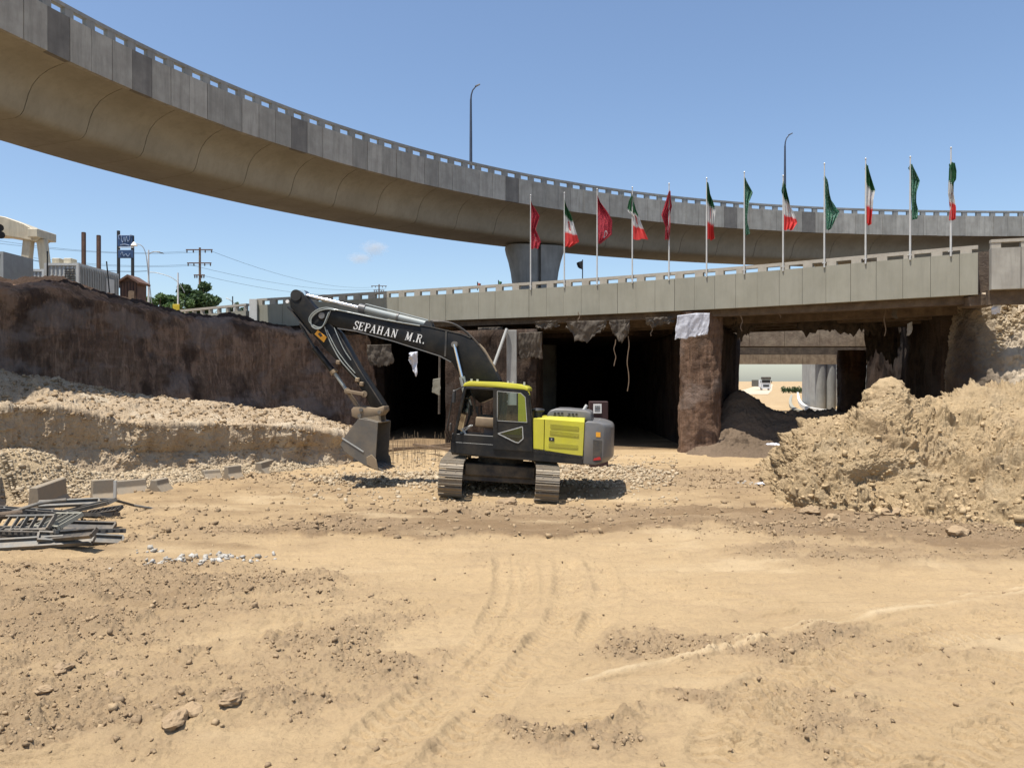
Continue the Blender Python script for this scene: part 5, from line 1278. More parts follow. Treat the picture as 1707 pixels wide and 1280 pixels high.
for x in (-.55, .1): MB().box((x, .6, H_ + .17), (.45, .6, .34)).build('roof_box', m_cream, r, bevel=.03)
r, L_, H_ = container(36, 76, 44, 449, 'low_container', 'low ribbed white container between the crane legs', 'containers above the cut wall', 0, m_cont, m_cont)
for px, y, lab in ((140, 388, 'left of two dark bare posts rising behind the containers'), (165, 393, 'right of two dark bare posts rising behind the containers')):
    p = at(px, y, 50); o = MB().box((0, 0, (p.z - GRD) / 2), (.20, .20, p.z - GRD)).cyl((0, 0, p.z - GRD), (0, 0, p.z - GRD + .02), .12, 8).build('steel_post', m_wood)
    o.location = (p.x, 50, GRD); tag(o, lab, 'post', 'dark bare posts')
# blue roadside sign on two posts
d = 58; sg = empty('roadside_sign', (at(212, 0, d).x, d, GRD)); tag(sg, 'blue two-panel sign with pale script on two dark posts', 'sign')
sx = lambda px, py, dy=0: at(px, py, d) - sg.location + Vector((0, dy, 0))
for px, y in ((198, 385), (221.5, 393)): MB().bar(sx(px, y), sx(px, 480), .17, .17).build('post', m_black, sg)
MB().box(sx(210, 402, -.06), (1.15, .12, .85)).build('upper_panel', m_blue, sg, bevel=.03)
MB().box(sx(211, 424, -.06), (1.15, .1, .62)).build('lower_panel', m_blue, sg, bevel=.03)
m_sl = M('pale_blue_lettering', (.35, .45, .60)); mb = MB()
def squig(mb, pts, r_=.022): mb.tube(cr([tuple(sx(x, y, -.15)) for x, y in pts], len(pts) * 4), r_, 5)
squig(mb, [(201, 400), (200, 394), (204, 393), (205, 402), (207, 405)]); squig(mb, [(207, 405), (209, 396), (211, 404), (213, 395), (215, 403), (218, 400), (219, 393), (222, 392)])
squig(mb, [(203, 409), (210, 408), (218, 410)]); mb.build('script', m_sl, sg)
mb = MB(); squig(mb, [(203, 425), (206, 421), (208, 427), (212, 424), (215, 428), (219, 423)]); mb.build('script', m_sl, sg)
MB().box(sx(212, 413, -.1), (1.1, .05, .05)).build('strip_light', m_white, sg)
# kiosk
d = 50; k_ = empty('wooden_kiosk', (at(215, 0, d).x, d, GRD)); tag(k_, 'small brown wooden kiosk with gabled roof at the foot of the blue sign', 'kiosk')
kz = lambda y: (HY - y) / F * d + CAMZ - GRD
MB().box((0, .6, kz(470) / 2), (1.15, 1.2, kz(470))).build('wall', m_wood, k_)
for i in range(6): MB().box((-.5 + i * .2, -.02, kz(470) / 2), (.02, .03, kz(470))).build('board_joint', m_black, k_)
MB().box((.18, -.03, kz(470) * .45), (.4, .03, kz(470) * .75)).build('door', m_tim, k_)
MB().prism([(-.72, -.2, kz(470)), (0, -.2, kz(458)), (.78, -.2, kz(471)), (.72, -.2, kz(474)), (0, -.2, kz(462)), (-.7, -.2, kz(473))], [(-.72, 1.4, kz(470)), (0, 1.4, kz(458)), (.78, 1.4, kz(471)), (.72, 1.4, kz(474)), (0, 1.4, kz(462)), (-.7, 1.4, kz(473))]).build('roof', m_wood, k_)
MB().prism([(-.6, 0, kz(471)), (0, 0, kz(462)), (.6, 0, kz(471))], [(-.6, .1, kz(471)), (0, .1, kz(462)), (.6, .1, kz(471))]).build('gable', m_wood, k_)
# white arched lamp posts
def arch_lamp(base, pts, d, lab, head=None, name='arched_lamp'):
    r = empty(name, (at(base[0], 0, d).x, d, GRD)); tag(r, lab, 'street lamp'); f = lambda x, y: tuple(at(x, y, d) - r.location)
    MB().tube([(0, 0, 0), f(base[0], base[1])], [.09, .055], 8).build('pole', m_white, r, smooth=60)
    for p in pts: MB().tube(cr([f(*q) for q in p], 14), .03, 6).build('arm', m_galv, r, smooth=60)
    for h in head or []:
        c = Vector(f(*h)); MB().tube([c + Vector((0, 0, .28)), c + Vector((0, 0, .12)), c], [.05, .17, .24], 14).build('lamp_shade', m_white, r, smooth=60)
arch_lamp((248, 417), [[(248, 424), (256, 420), (267, 420)], [(248, 470), (245, 432), (240, 414), (233, 408), (226, 407)]], 55, 'white pole with a thin arm curving left to a white bell lamp beside the sign', [(224, 410)])
arch_lamp((297, 455), [[(308, 488), (300, 474), (285, 462), (262, 455), (250, 454)]], 62, 'thin grey lamp arm arching over the bushes from a slender pole')
arch_lamp((391, 505), [[(400, 515), (385, 501), (377, 497)]], 48, 'small white post at the left end of the guard rail')
# power poles and wires
def power_pole(px, ytop, d, arms, lab, k=1):
    b = at(px, ytop, d); r = empty('power_pole', (b.x, d, GRD)); h = b.z - GRD; tag(r, lab, 'power pole', 'power poles with cross arms')
    MB().tube([(0, 0, 0), (0, 0, h)], [.22 * k, .15 * k], 8).build('pole', m_tim, r)
    s_ = d / F
    for y, hw in arms:
        z = (HY - y) / F * d + CAMZ - GRD; MB().box((0, -.2, z), (2 * hw * s_, .14, .14)).build('crossarm', m_wood, r)
        for x in (-hw + 1.5, -hw * .45, hw * .45, hw - 1.5):
            MB().tube([(x * s_, -.2, z), (x * s_, -.2, z - .22), (x * s_, -.2, z - .42)], [.05, .10, .06], 7).build('insulator', m_dgr, r)
    return r
power_pole(333.5, 413, 105, [(417, 22), (439, 20), (459, 9)], 'tall power pole with three cross arms above the tree at left')
power_pole(632, 474, 190, [(477, 13), (484, 9)], 'distant power pole peeking over the shaded bridge rail')
def wire(a, b, sag, lab, r_=.02):
    a = Vector(a); b = Vector(b); pts = [a.lerp(b, t / 16) - Vector((0, 0, sag * 4 * (t / 16) * (1 - t / 16))) for t in range(17)]
    o = MB().tube(pts, r_, 5).build('power_wire', m_black); tag(o, lab, 'wire', 'overhead wires'); return o
pw = at(333, 417, 105); 
for dx, y0, yend, nm in ((-20, 419, 392, 'uppermost'), (20, 419, 398, 'second from the top'), (-18, 441, 412, 'third from the top'), (18, 441, 420, 'lowest')):
    wire(at(333 + dx, y0, 105), at(-60, yend, 75), .8, nm + ' of the wires running left from the tall pole over the containers', .016)
for dx, y0, x2, y2, nm in ((20, 419, 620, 479, 'uppermost'), (-18, 441, 644, 481, 'middle'), (8, 460, 632, 486, 'lowest')):
    wire(at(333 + dx, y0, 105), at(x2, y2, 190), 1.6, nm + ' of the wires running right from the tall pole behind the boom', .02)
wire(at(-40, 408, 44), at(245, 452, 55), .5, 'low sagging cable across the containers to the white lamp pole', .02)
# guard rail left of the bridge end
gr = empty('guard_rail', (0, 0, 0)); tag(gr, 'pale concrete guard rail left of the bridge end above the cut', 'guard rail')
A = at(296, 519, 49); B = at(413, 508, 44.5)
MB().bar(A, B, .22, .13).build('top_rail', m_rail, gr)
MB().bar(A - Vector((0, 0, .62)), B - Vector((0, 0, .62)), .25, .55).build('panel', m_conc_low, gr)
for t in np.linspace(.02, .98, 9): p = A.lerp(B, t); MB().box(p - Vector((0, 0, .22)), (.2, .2, .42)).build('rail_post', m_rail, gr)
MB().box(at(424, 520, 43), (.42, .42, 1.4)).build('end_post', m_white, gr)
rw = empty('marker_sign', at(294, 513, 46)); tag(rw, 'small yellow round-cornered marker on a stub post at the cut edge', 'sign')
MB().box((0, 0, 0), (.42, .05, .42)).build('plate', M('marker_yellow', (.62, .48, .03), (.5, .38, .03)), rw, bevel=.02); MB().box((0, .05, -.4), (.06, .06, .7)).build('post', m_black, rw)
# thin poles and a small lamp head near the containers
for px, y0, y1, d, lean, lab in ((79.5, 419, 470, 41, 0, 'thin dark pole standing in front of the gantry crane legs'), (184, 436, 500, 41, -6, 'thin leaning rod in front of the grey container side'), (253, 432, 505, 54, -8, 'thin stay leaning against the white lamp pole'), (388, 494, 520, 46, 0, 'short thin post above the guard rail')):
    a = at(px + lean, y0, d); b = at(px, y1, d); o = MB().cyl(b, a, .035, 6).build('thin_pole', m_black if lean > -7 else m_galv); tag(o, lab, 'pole')
o = MB().prism([(-.25, -.06, 0), (.25, -.06, -.12), (.25, .06, -.12), (-.25, .06, 0)], [(-.22, -.05, .08), (.2, -.05, -.04), (.2, .05, -.04), (-.22, .05, .08)]).build('lamp_head', m_dgr); o.location = at(268, 421, 60); tag(o, 'small lamp head hanging right of the white lamp pole', 'lamp')
# trees and bushes
def leaf_mat(name, c, c2):
    m, t, b = newmat(name); a = N(t, 'ShaderNodeAttribute', attribute_name='tone').outputs['Fac']
    t.links.new(mix(t, a, c, c2), b.inputs['Base Color']); b.inputs['Roughness'].default_value = .6
    tl = N(t, 'ShaderNodeBsdfTranslucent'); tl.inputs[0].default_value = (*c2, 1); mx = N(t, 'ShaderNodeMixShader'); mx.inputs[0].default_value = .25
    t.links.new(b.outputs[0], mx.inputs[1]); t.links.new(tl.outputs[0], mx.inputs[2]); t.links.new(mx.outputs[0], t.nodes['Material Output'].inputs[0]); return m
m_leaf = leaf_mat('foliage', (.05, .10, .03), (.12, .19, .055)); m_leaf2 = leaf_mat('dark_foliage', (.03, .065, .028), (.075, .125, .04))
def crown_mesh(name, blobs, n, leaf, mat):
    V = []; W = np.array([b[3] ** 2 for b in blobs]); W = W / W.sum(); idx = rng.choice(len(blobs), n, p=W)
    c = np.array([b[:3] for b in blobs])[idx]; r_ = np.array([b[3] for b in blobs])[idx]
    v = rng.normal(size=(n, 3)); v /= np.linalg.norm(v, axis=1)[:, None]; v *= (rng.random(n) ** .35)[:, None]
    p = c + v * r_[:, None] * np.array([1, 1, .8]); a = rng.normal(size=(n, 3)); a /= np.linalg.norm(a, axis=1)[:, None]
    b_ = np.cross(a, rng.normal(size=(n, 3))); b_ /= np.linalg.norm(b_, axis=1)[:, None]; l = leaf * rng.uniform(.6, 1.4, n)[:, None]
    V = np.stack([p - a * l, p + b_ * l * .5, p + a * l, p - b_ * l * .5], 1).reshape(-1, 3)
    me = bpy.data.meshes.new(name); me.vertices.add(4 * n); me.vertices.foreach_set('co', V.reshape(-1)); me.loops.add(4 * n); me.loops.foreach_set('vertex_index', np.arange(4 * n, dtype=np.int32))
    me.polygons.add(n); me.polygons.foreach_set('loop_start', np.arange(n, dtype=np.int32) * 4); me.update(calc_edges=True)
    t_ = me.attributes.new('tone', 'FLOAT', 'POINT'); t_.data.foreach_set('value', np.repeat(rng.random(n), 4).astype(np.float32)); me.materials.append(mat); return me
def tree(px, d, ytop, wpx, lab, mat, n=2600, leaf=.16, name='broadleaf_tree', cat='tree', grp='trees behind the cut'):
    b = at(px, ytop, d); r = empty(name, (b.x, d, GRD - .3)); tag(r, lab, cat, grp); h = b.z - GRD + .3; hw = wpx / 2 / F * d
    MB().tube([(0, 0, 0), (.05, 0, h * .3), (-.05, 0, h * .55), (.05, 0, h * .85)], [.16, .12, .08, .03], 7).build('trunk', m_tim, r)
    for k in range(5): a = k * 1.3; MB().tube([(0, 0, h * (.3 + .08 * k)), (math.cos(a) * hw * .4, math.sin(a) * hw * .4, h * (.5 + .06 * k)), (math.cos(a) * hw * .7, math.sin(a) * hw * .7, h * (.62 + .06 * k))], [.06, .04, .015], 5).build('limb', m_tim, r)
    bl = [(rng.uniform(-.7, .7) * hw, rng.uniform(-.6, .6) * hw, h * rng.uniform(.38, .86), hw * rng.uniform(.2, .42)) for _ in range(16)] + [(rng.uniform(-.15, .15) * hw, 0, h - hw * .25, hw * .25)]
    link('crown', crown_mesh('crown', bl, n, leaf, mat), None, r)
tree(336, 78, 468, 86, 'leafy tree with a pointed top standing behind the tall power pole', m_leaf2, 9000, .2)
tree(303, 74, 487, 50, 'smaller green tree just left of the pole tree, under the arching lamp arm', m_leaf, 2400)
tree(266, 66, 487, 74, 'round green bush behind the white lamp pole', m_leaf, 6000, .16)
tree(222, 62, 490, 66, 'low green bush below the wooden kiosk', m_leaf, 5500, .16)
tree(395, 80, 503, 30, 'sparse small tree behind the guard rail', m_leaf2, 900, .15)

# ------------------------------------------------------------------ cloud wisp, far away
cm, t, b = newmat('cloud_vapour'); t.nodes.remove(b); pv = N(t, 'ShaderNodeVolumePrincipled'); pv.inputs['Color'].default_value = (1, 1, 1, 1)
tc = N(t, 'ShaderNodeTexCoord').outputs['Object']; ln = N(t, 'ShaderNodeVectorMath', operation='LENGTH'); t.links.new(tc, ln.inputs[0])
nf = noise(t, tc, 2.2, 6, .65); dens = math_(t, 'MULTIPLY', math_(t, 'MAXIMUM', math_(t, 'SUBTRACT', math_(t, 'SUBTRACT', nf, math_(t, 'MULTIPLY', ln.outputs['Value'], .42)), .10), 0.0), .085)
t.links.new(dens, pv.inputs['Density']); t.links.new(pv.outputs[0], t.nodes['Material Output'].inputs['Volume'])
for px, py, sx_, sz_ in ((624, 414, 26, 14), (600, 431, 24, 10)):
    me = bpy.data.meshes.new('cloud'); bm = bmesh.new(); bmesh.ops.create_icosphere(bm, subdivisions=3, radius=1); bm.to_mesh(me); bm.free()
    o = link('cloud', me, cm); D = 1500; o.location = at(px, py, D); o.scale = (sx_ / F * D, 30, sz_ / F * D)
    tag(o, 'upper right puff of the small white cloud wisp' if px > 610 else 'lower left puff of the small white cloud wisp', 'cloud')

# ------------------------------------------------------------------ hanging sheets, rubble and bits under the bridge
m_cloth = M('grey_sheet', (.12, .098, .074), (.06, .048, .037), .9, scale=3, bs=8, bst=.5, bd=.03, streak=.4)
m_clothw = M('white_sheet', (.62, .63, .68), (.54, .55, .60), .85, scale=2, bs=6, bst=.5, bd=.03)
def hanging(poly_top, ybot, d, name, lab, mat, grp=None, cat='sheet', ragged=8, seed=0, fold=.07):
    """cloth strip hung from a top line (px, py) pairs, ragged lower edge"""
    rg = np.random.default_rng(seed); nu, nv = 40, 26; t = np.linspace(0, 1, nu)
    tx = np.interp(t, np.linspace(0, 1, len(poly_top)), [p[0] for p in poly_top]); ty = np.interp(t, np.linspace(0, 1, len(poly_top)), [p[1] for p in poly_top])
    by = np.interp(t, np.linspace(0, 1, len(ybot)), ybot) + rg.normal(size=nu) * ragged * .15 + ragged * 1.1 * fbm2(t * 6 + seed, t * 0 + seed, 1.0, 3)
    V = np.linspace(0, 1, nv)[:, None]; px = tx[None] + 0 * V + rg.normal() * 2 * V + fbm2(tx[None] * .05 + seed, V * 1.5 + seed, 1.0, 3) * 9 * V; py = ty[None] * (1 - V) + by[None] * V
    dd = d + fold * 2.2 * fbm2(tx[None] * .045 + seed * 3 + V * .3, V * .8 + seed, 1.6, 4, .55) + .05 * V
    P = np.stack([(px - CXP) / F * dd, dd, CAMZ + (HY - py) / F * dd], -1)
    c = P[0].mean(0); me = grid_mesh(name, P - c, None, mat)
    o = link(name, me); o.location = c; m_ = o.modifiers.new('thickness', 'SOLIDIFY'); m_.thickness = .012; tag(o, lab, cat, grp); return o
G1 = 'torn sheets hanging under the bridge'
hanging([(1129, 526), (1160, 522), (1183, 522)], [566, 562, 557], 31.0, 'hanging_sheet', 'white cloth draped over the top of the reddish brown pile', m_clothw, None, 'cloth', 3, 1, .03)
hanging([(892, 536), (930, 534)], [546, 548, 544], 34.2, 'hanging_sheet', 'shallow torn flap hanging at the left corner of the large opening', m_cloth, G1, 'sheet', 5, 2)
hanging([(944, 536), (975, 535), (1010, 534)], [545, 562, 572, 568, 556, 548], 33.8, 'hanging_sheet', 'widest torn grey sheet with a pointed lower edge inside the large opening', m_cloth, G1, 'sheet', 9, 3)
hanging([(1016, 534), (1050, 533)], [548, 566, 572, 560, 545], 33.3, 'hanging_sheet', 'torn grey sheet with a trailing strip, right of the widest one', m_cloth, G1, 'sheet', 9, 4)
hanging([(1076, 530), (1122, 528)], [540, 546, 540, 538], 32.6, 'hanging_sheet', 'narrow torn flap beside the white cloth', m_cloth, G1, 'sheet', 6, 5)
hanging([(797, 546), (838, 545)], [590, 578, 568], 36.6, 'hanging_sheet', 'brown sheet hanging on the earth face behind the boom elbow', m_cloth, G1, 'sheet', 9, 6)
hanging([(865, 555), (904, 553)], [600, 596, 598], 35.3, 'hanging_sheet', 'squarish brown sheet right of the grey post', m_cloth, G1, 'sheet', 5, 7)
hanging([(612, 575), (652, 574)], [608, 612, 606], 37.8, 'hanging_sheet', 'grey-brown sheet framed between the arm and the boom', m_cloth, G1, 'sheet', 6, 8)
hanging([(682, 588), (696, 586)], [600, 618, 626], 33, 'plastic_scrap', 'pale crumpled plastic scrap dangling below the boom lettering', m_clothw, None, 'plastic', 5, 9, .12)
hanging([(722, 632), (734, 630)], [654, 660], 33, 'board_scrap', 'small pale board hanging left of the cab front', m_conc_low, None, 'board', 1, 10, .01)
hanging([(1488, 500), (1496, 500)], [530, 532], 28.6, 'hanging_strip', 'small pale strip hanging from the soffit right of the underpass', m_cloth, None, 'strip', 1, 11, .02)
hanging([(1512, 540), (1520, 536)], [560, 556], 30.5, 'hanging_strip', 'little white scrap caught on the dark soffit at right', m_clothw, None, 'scrap', 4, 12, .05)
hanging([(1655, 505), (1669, 503)], [524, 522], 26.0, 'plastic_scrap', 'white scrap hanging off the broken footing at the right bridge end', m_clothw, None, 'plastic', 3, 13, .05)
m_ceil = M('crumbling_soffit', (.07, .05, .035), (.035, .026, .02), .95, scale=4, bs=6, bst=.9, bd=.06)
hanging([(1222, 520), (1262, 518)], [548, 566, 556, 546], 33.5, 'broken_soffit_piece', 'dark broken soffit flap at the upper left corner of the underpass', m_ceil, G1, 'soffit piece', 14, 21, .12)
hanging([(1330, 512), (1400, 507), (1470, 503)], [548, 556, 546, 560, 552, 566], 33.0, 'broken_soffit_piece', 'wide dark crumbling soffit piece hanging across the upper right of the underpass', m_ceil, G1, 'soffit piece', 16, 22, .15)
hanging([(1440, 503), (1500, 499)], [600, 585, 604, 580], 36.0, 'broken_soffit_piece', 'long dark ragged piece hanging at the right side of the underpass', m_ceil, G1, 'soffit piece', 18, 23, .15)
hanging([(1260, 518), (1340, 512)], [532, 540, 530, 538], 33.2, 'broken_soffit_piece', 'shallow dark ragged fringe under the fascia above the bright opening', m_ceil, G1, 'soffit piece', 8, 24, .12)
# grey post, leaning pipe
p = at(853, 545, 34.9); o = MB().box((0, 0, -1.5), (.46, .4, 3.4)).build('grey_post', m_conc_grey, bevel=.02); o.location = (p.x, p.y, 5.1); tag(o, 'grey concrete post stub hanging against the earth block behind the cab roof', 'post')
o = MB().tube([at(845, 548, 34.6), at(833, 582, 34.4), at(820, 618, 34.2)], .07, 10).build('leaning_pipe', m_lt); tag(o, 'pale leaning pipe behind the boom foot', 'pipe')
o = MB().tube([at(733, 590, 33.6), at(732, 690, 33.6)], .05, 8).build('thin_post', m_cloth); tag(o, 'thin upright post seen between the bucket and the cab', 'post')
G2 = 'reinforcing bars dangling from the bridge'
for i, (px, y0, y1, d) in enumerate([(1047, 560, 652, 33.4), (1025, 566, 610, 33.5), (1086, 534, 560, 32.7), (1236, 520, 552, 31.2), (965, 520, 540, 34.2), (1300, 512, 530, 30.4), (1475, 505, 560, 28.9)]):
    pts = [at(px + math.sin(k * 1.7 + i) * 1.6, y0 + (y1 - y0) * k / 6, d) for k in range(7)]
    o = MB().tube(cr([tuple(q) for q in pts], 18), .022, 5).build('dangling_bar', m_tim)
    tag(o, ['longest thin bar dangling in the large opening', 'short bent bar left of the longest dangling one', 'short wire left of the white cloth', 'short wire at the left edge of the underpass', 'bent bar on the fascia foot above the widest sheet', 'stub of wire under the fascia above the underpass', 'thin bar hanging beside the pale strip'][i], 'bar', G2)
# ragged concrete lumps along the fascia foot
rg = np.random.default_rng(3)
def ico(sub):
    bm = bmesh.new(); bmesh.ops.create_icosphere(bm, subdivisions=sub, radius=1); bm.verts.ensure_lookup_table()
    v = np.array([x.co[:] for x in bm.verts]); f = np.array([[q.index for q in x.verts] for x in bm.faces]); bm.free(); return v, f
IV = np.array([(x, y, z) for x in (-1, 1) for y in (-1, 1) for z in (-1, 1)], float) * .68
IF = np.array([(0, 1, 3), (0, 3, 2), (4, 6, 7), (4, 7, 5), (0, 4, 5), (0, 5, 1), (2, 3, 7), (2, 7, 6), (0, 2, 6), (0, 6, 4), (1, 5, 7), (1, 7, 3)])
_unused = None; IV2, IF2 = ico(3)
def scatter(name, pts, rad, mat, tone=None, flat=.65, parent=None, kind='stuff', seed=1):
    rg = np.random.default_rng(seed); n = len(pts); nvv = len(IV)
    var = IV[None] * (1 + rg.uniform(-.45, .5, (n, nvv, 3))); ax = rg.uniform(.6, 1.35, (n, 1, 3)); ax[..., 2] *= flat; var = var * ax
    a = rg.uniform(0, 6.28, n); b = rg.normal(size=n) * .9; ca, sa, cb, sb = np.cos(a), np.sin(a), np.cos(b), np.sin(b)
    x, y, z = var[..., 0], var[..., 1], var[..., 2]; y, z = y * cb[:, None] - z * sb[:, None], y * sb[:, None] + z * cb[:, None]
    x, y = x * ca[:, None] - y * sa[:, None], x * sa[:, None] + y * ca[:, None]
    V = np.stack([x, y, z], -1) * rad[:, None, None] + pts[:, None, :]
    Fc = (IF[None] + (np.arange(n) * nvv)[:, None, None]).reshape(-1, 3)
    me = bpy.data.meshes.new(name); me.vertices.add(n * nvv); me.vertices.foreach_set('co', V.reshape(-1).astype(np.float32)); m_ = len(Fc)
    me.loops.add(m_ * 3); me.loops.foreach_set('vertex_index', Fc.reshape(-1).astype(np.int32)); me.polygons.add(m_); me.polygons.foreach_set('loop_start', (np.arange(m_) * 3).astype(np.int32)); me.update(calc_edges=True)
    tn = (rg.random(n) if tone is None else tone); t_ = me.attributes.new('tone', 'FLOAT', 'POINT'); t_.data.foreach_set('value', np.repeat(tn, nvv).astype(np.float32))
    me.materials.append(mat); o = link(name, me, None, parent); o['kind'] = kind; return o
def stone_mat(name, cs):
    m, t, b = newmat(name); a = N(t, 'ShaderNodeAttribute', attribute_name='tone').outputs['Fac']; n_ = len(cs)
    c = ramp(t, a, [(i / (n_ - 1), c_) for i, c_ in enumerate(cs)]); geo = N(t, 'ShaderNodeNewGeometry').outputs['Position']
    c = mix(t, math_(t, 'MULTIPLY', ramp(t, noise(t, geo, 40, 5, .7), [(.45, 0.0), (.7, 1.0)]), .4), c, tuple(x * .55 for x in cs[0]))
    t.links.new(c, b.inputs['Base Color']); b.inputs['Roughness'].default_value = .95; b.inputs['Specular IOR Level'].default_value = .15
    bump(t, b, noise(t, geo, 50, 6, .7), .5, .01); return m
m_clod = stone_mat('soil_clods', [(.25, .18, .11), (.32, .23, .14), (.39, .285, .17)])
m_grav = stone_mat('pale_gravel', [(.33, .255, .165), (.42, .335, .225), (.50, .415, .295)])
m_whst = stone_mat('pale_rubble', [(.33, .30, .25), (.42, .39, .34), (.48, .46, .42)])
def gscatter(name, n, region, rmin, rmax, mat, power=2.2, dens=None, seed=1, sink=.25, **kw):
    """region in photo pixels (x0,x1,y0,y1) on the pit floor, spread evenly over the ground itself"""
    rg = np.random.default_rng(seed); x0, x1, y0, y1 = region; d1 = CAMZ * F / (y0 - HY); d0 = CAMZ * F / (y1 - HY)
    pts = []; Yr = np.sqrt(rg.uniform(d0 ** 2, d1 ** 2, n * 8)); Xr = (rg.uniform(x0, x1, n * 8) - CXP) / F * Yr
    h, dm, ro, pl = H(Xr, Yr); w_ = dens(Xr, Yr, ro, dm) if dens else np.ones_like(Xr); keep = rg.random(len(Xr)) < w_
    Xr, Yr, h = Xr[keep][:n], Yr[keep][:n], h[keep][:n]; rad = rmin * (rmax / rmin) ** (rg.random(len(Xr)) ** power)
    return scatter(name, np.stack([Xr, Yr, h + rad * (.5 - sink)], -1), rad, mat, seed=seed + 50, **kw)
gscatter('soil_clods', 16000, (-100, 1800, 880, 1330), .005, .028, m_clod, 2.6, lambda X, Y, r, d: np.clip(r ** 2.2 * 1.0 + .015, 0, 1), 11)
gscatter('soil_clods', 160, (-100, 1800, 880, 1330), .025, .06, m_clod, 3, lambda X, Y, r, d: np.clip(r ** 4 * .9, 0, 1), 12)
gscatter('soil_clods', 8500, (-50, 1750, 765, 900), .012, .07, m_clod, 3.0, lambda X, Y, r, d: np.clip(r * .7 + d * .15 + .02, 0, 1), 13)
def pxmask(X, Y, px, py, rx, ry): return blob(X, Y, px, py, rx, ry, 0, .5)
gscatter('gravel', 7500, (480, 1130, 757, 840), .02, .075, m_grav, 1.8, lambda X, Y, r, d: np.clip(np.maximum(np.maximum(pxmask(X, Y, 1000, 795, 1.8, 2.4), pxmask(X, Y, 690, 800, 2.6, 1.6)), pxmask(X, Y, 830, 800, 3, 2.0)) * .9 + .05, 0, 1), 14)
# gravel strip and heap between the barriers and the mound
rg = np.random.default_rng(21); n = 26000
t = rg.random(n) ** .8; lo_ = cr([(-6.6 * 2, 17.0), (-10.9, 19.8), (-9.5, 22.4), (-7.6, 25.2), (-6.2, 27.6), (-5.2, 30)], 200); hi2 = cr([(-15.5, 18.6), (-13.0, 21.4), (-11.0, 24.0), (-9.0, 26.2), (-7.2, 28.6), (-5.8, 30.6)], 200)
i = (t * 199).astype(int); f = rg.random(n); xy = lo_[i] * (1 - f)[:, None] + hi2[i] * f[:, None]
hz, _, _, _ = H(xy[:, 0], xy[:, 1], False); hump = .34 * np.sin(np.pi * np.clip(f * .85, 0, 1)) + .9 * np.exp(-(((xy[:, 0] + 12.6) / 1.9) ** 2 + ((xy[:, 1] - 19.6) / 1.2) ** 2)) * sstep(.02, .45, f)
rad = rg.uniform(.02, .055, n) * (1 + .7 * (rg.random(n) > .94)); layer = rg.random(n)
scatter('gravel', np.stack([xy[:, 0], xy[:, 1], hz + hump + rad * .2 - .04 * layer], -1), rad, m_grav, seed=22)
V_, U2 = np.meshgrid(np.linspace(0, 1, 40), np.linspace(0, 1, 200)); li = (U2 * 199).astype(int)
XY = lo_[li] * (1 - V_)[..., None] + hi2[li] * V_[..., None]; hz, _, _, _ = H(XY[..., 0], XY[..., 1], False)
hh = .34 * np.sin(np.pi * np.clip(V_ * .85, 0, 1)) + .9 * np.exp(-(((XY[..., 0] + 12.6) / 1.9) ** 2 + ((XY[..., 1] - 19.6) / 1.2) ** 2)) * sstep(.02, .45, V_) - .005
hh = np.where((V_ == 0), -.3, hh)
me = grid_mesh('gravel_bed', np.stack([XY[..., 0], XY[..., 1], hz + hh], -1), {'damp': 0 * V_, 'pale': 0 * V_ + .5}, m_mound); tag(link('gravel_bed', me), kind='structure')
# clods on the mounds
def on_sheet(P, n, rows, rmin, rmax, mat, seed, colr=(0., 1.), power=2.5, name='soil_clods'):
    rg = np.random.default_rng(seed); nv, nu = P.shape[:2]; a = rg.integers(int(rows[0] * nv), int(rows[1] * nv), n); b = rg.integers(int(colr[0] * nu), int(colr[1] * nu), n)
    rad = rmin * (rmax / rmin) ** (rg.random(n) ** power); return scatter(name, P[a, b] + np.array([0, 0, .3]) * rad[:, None], rad, mat, seed=seed + 1)
m_clodm = stone_mat('mound_clods', [(.36, .265, .15), (.44, .325, .19), (.50, .37, .215)])
on_sheet(MOUND_R, 4200, (0, .85), .012, .07, m_clodm, 31, power=3.2); on_sheet(MOUND_R, 140, (0, .2), .05, .13, m_clodm, 32)
on_sheet(BANK, 900, (.42, .85), .03, .12, m_grav, 36, (.42, 1), 2.0, name='broken_rubble')
on_sheet(MOUND_L, 4500, (.42, .9), .012, .09, m_clod, 33, power=3.2); on_sheet(MOUND_L, 500, (.05, .3), .02, .07, m_clod, 35)
# white rubble patches on the floor
for px, py, n_, rx, nm in ((372, 932, 60, .45, 1), (265, 938, 26, .35, 2), (1268, 810, 22, .3, 3), (240, 918, 8, .2, 4)):
    cx, cy = gxy(px, py); rg = np.random.default_rng(40 + nm); q = rg.normal(size=(n_, 2)) * np.array([rx, rx * .5]) + (cx, cy); h, *_ = H(q[:, 0], q[:, 1]); rad = rg.uniform(.015, .06, n_)
    scatter('pale_rubble', np.stack([q[:, 0], q[:, 1], h + rad * .35], -1), rad, m_whst, seed=60 + nm)
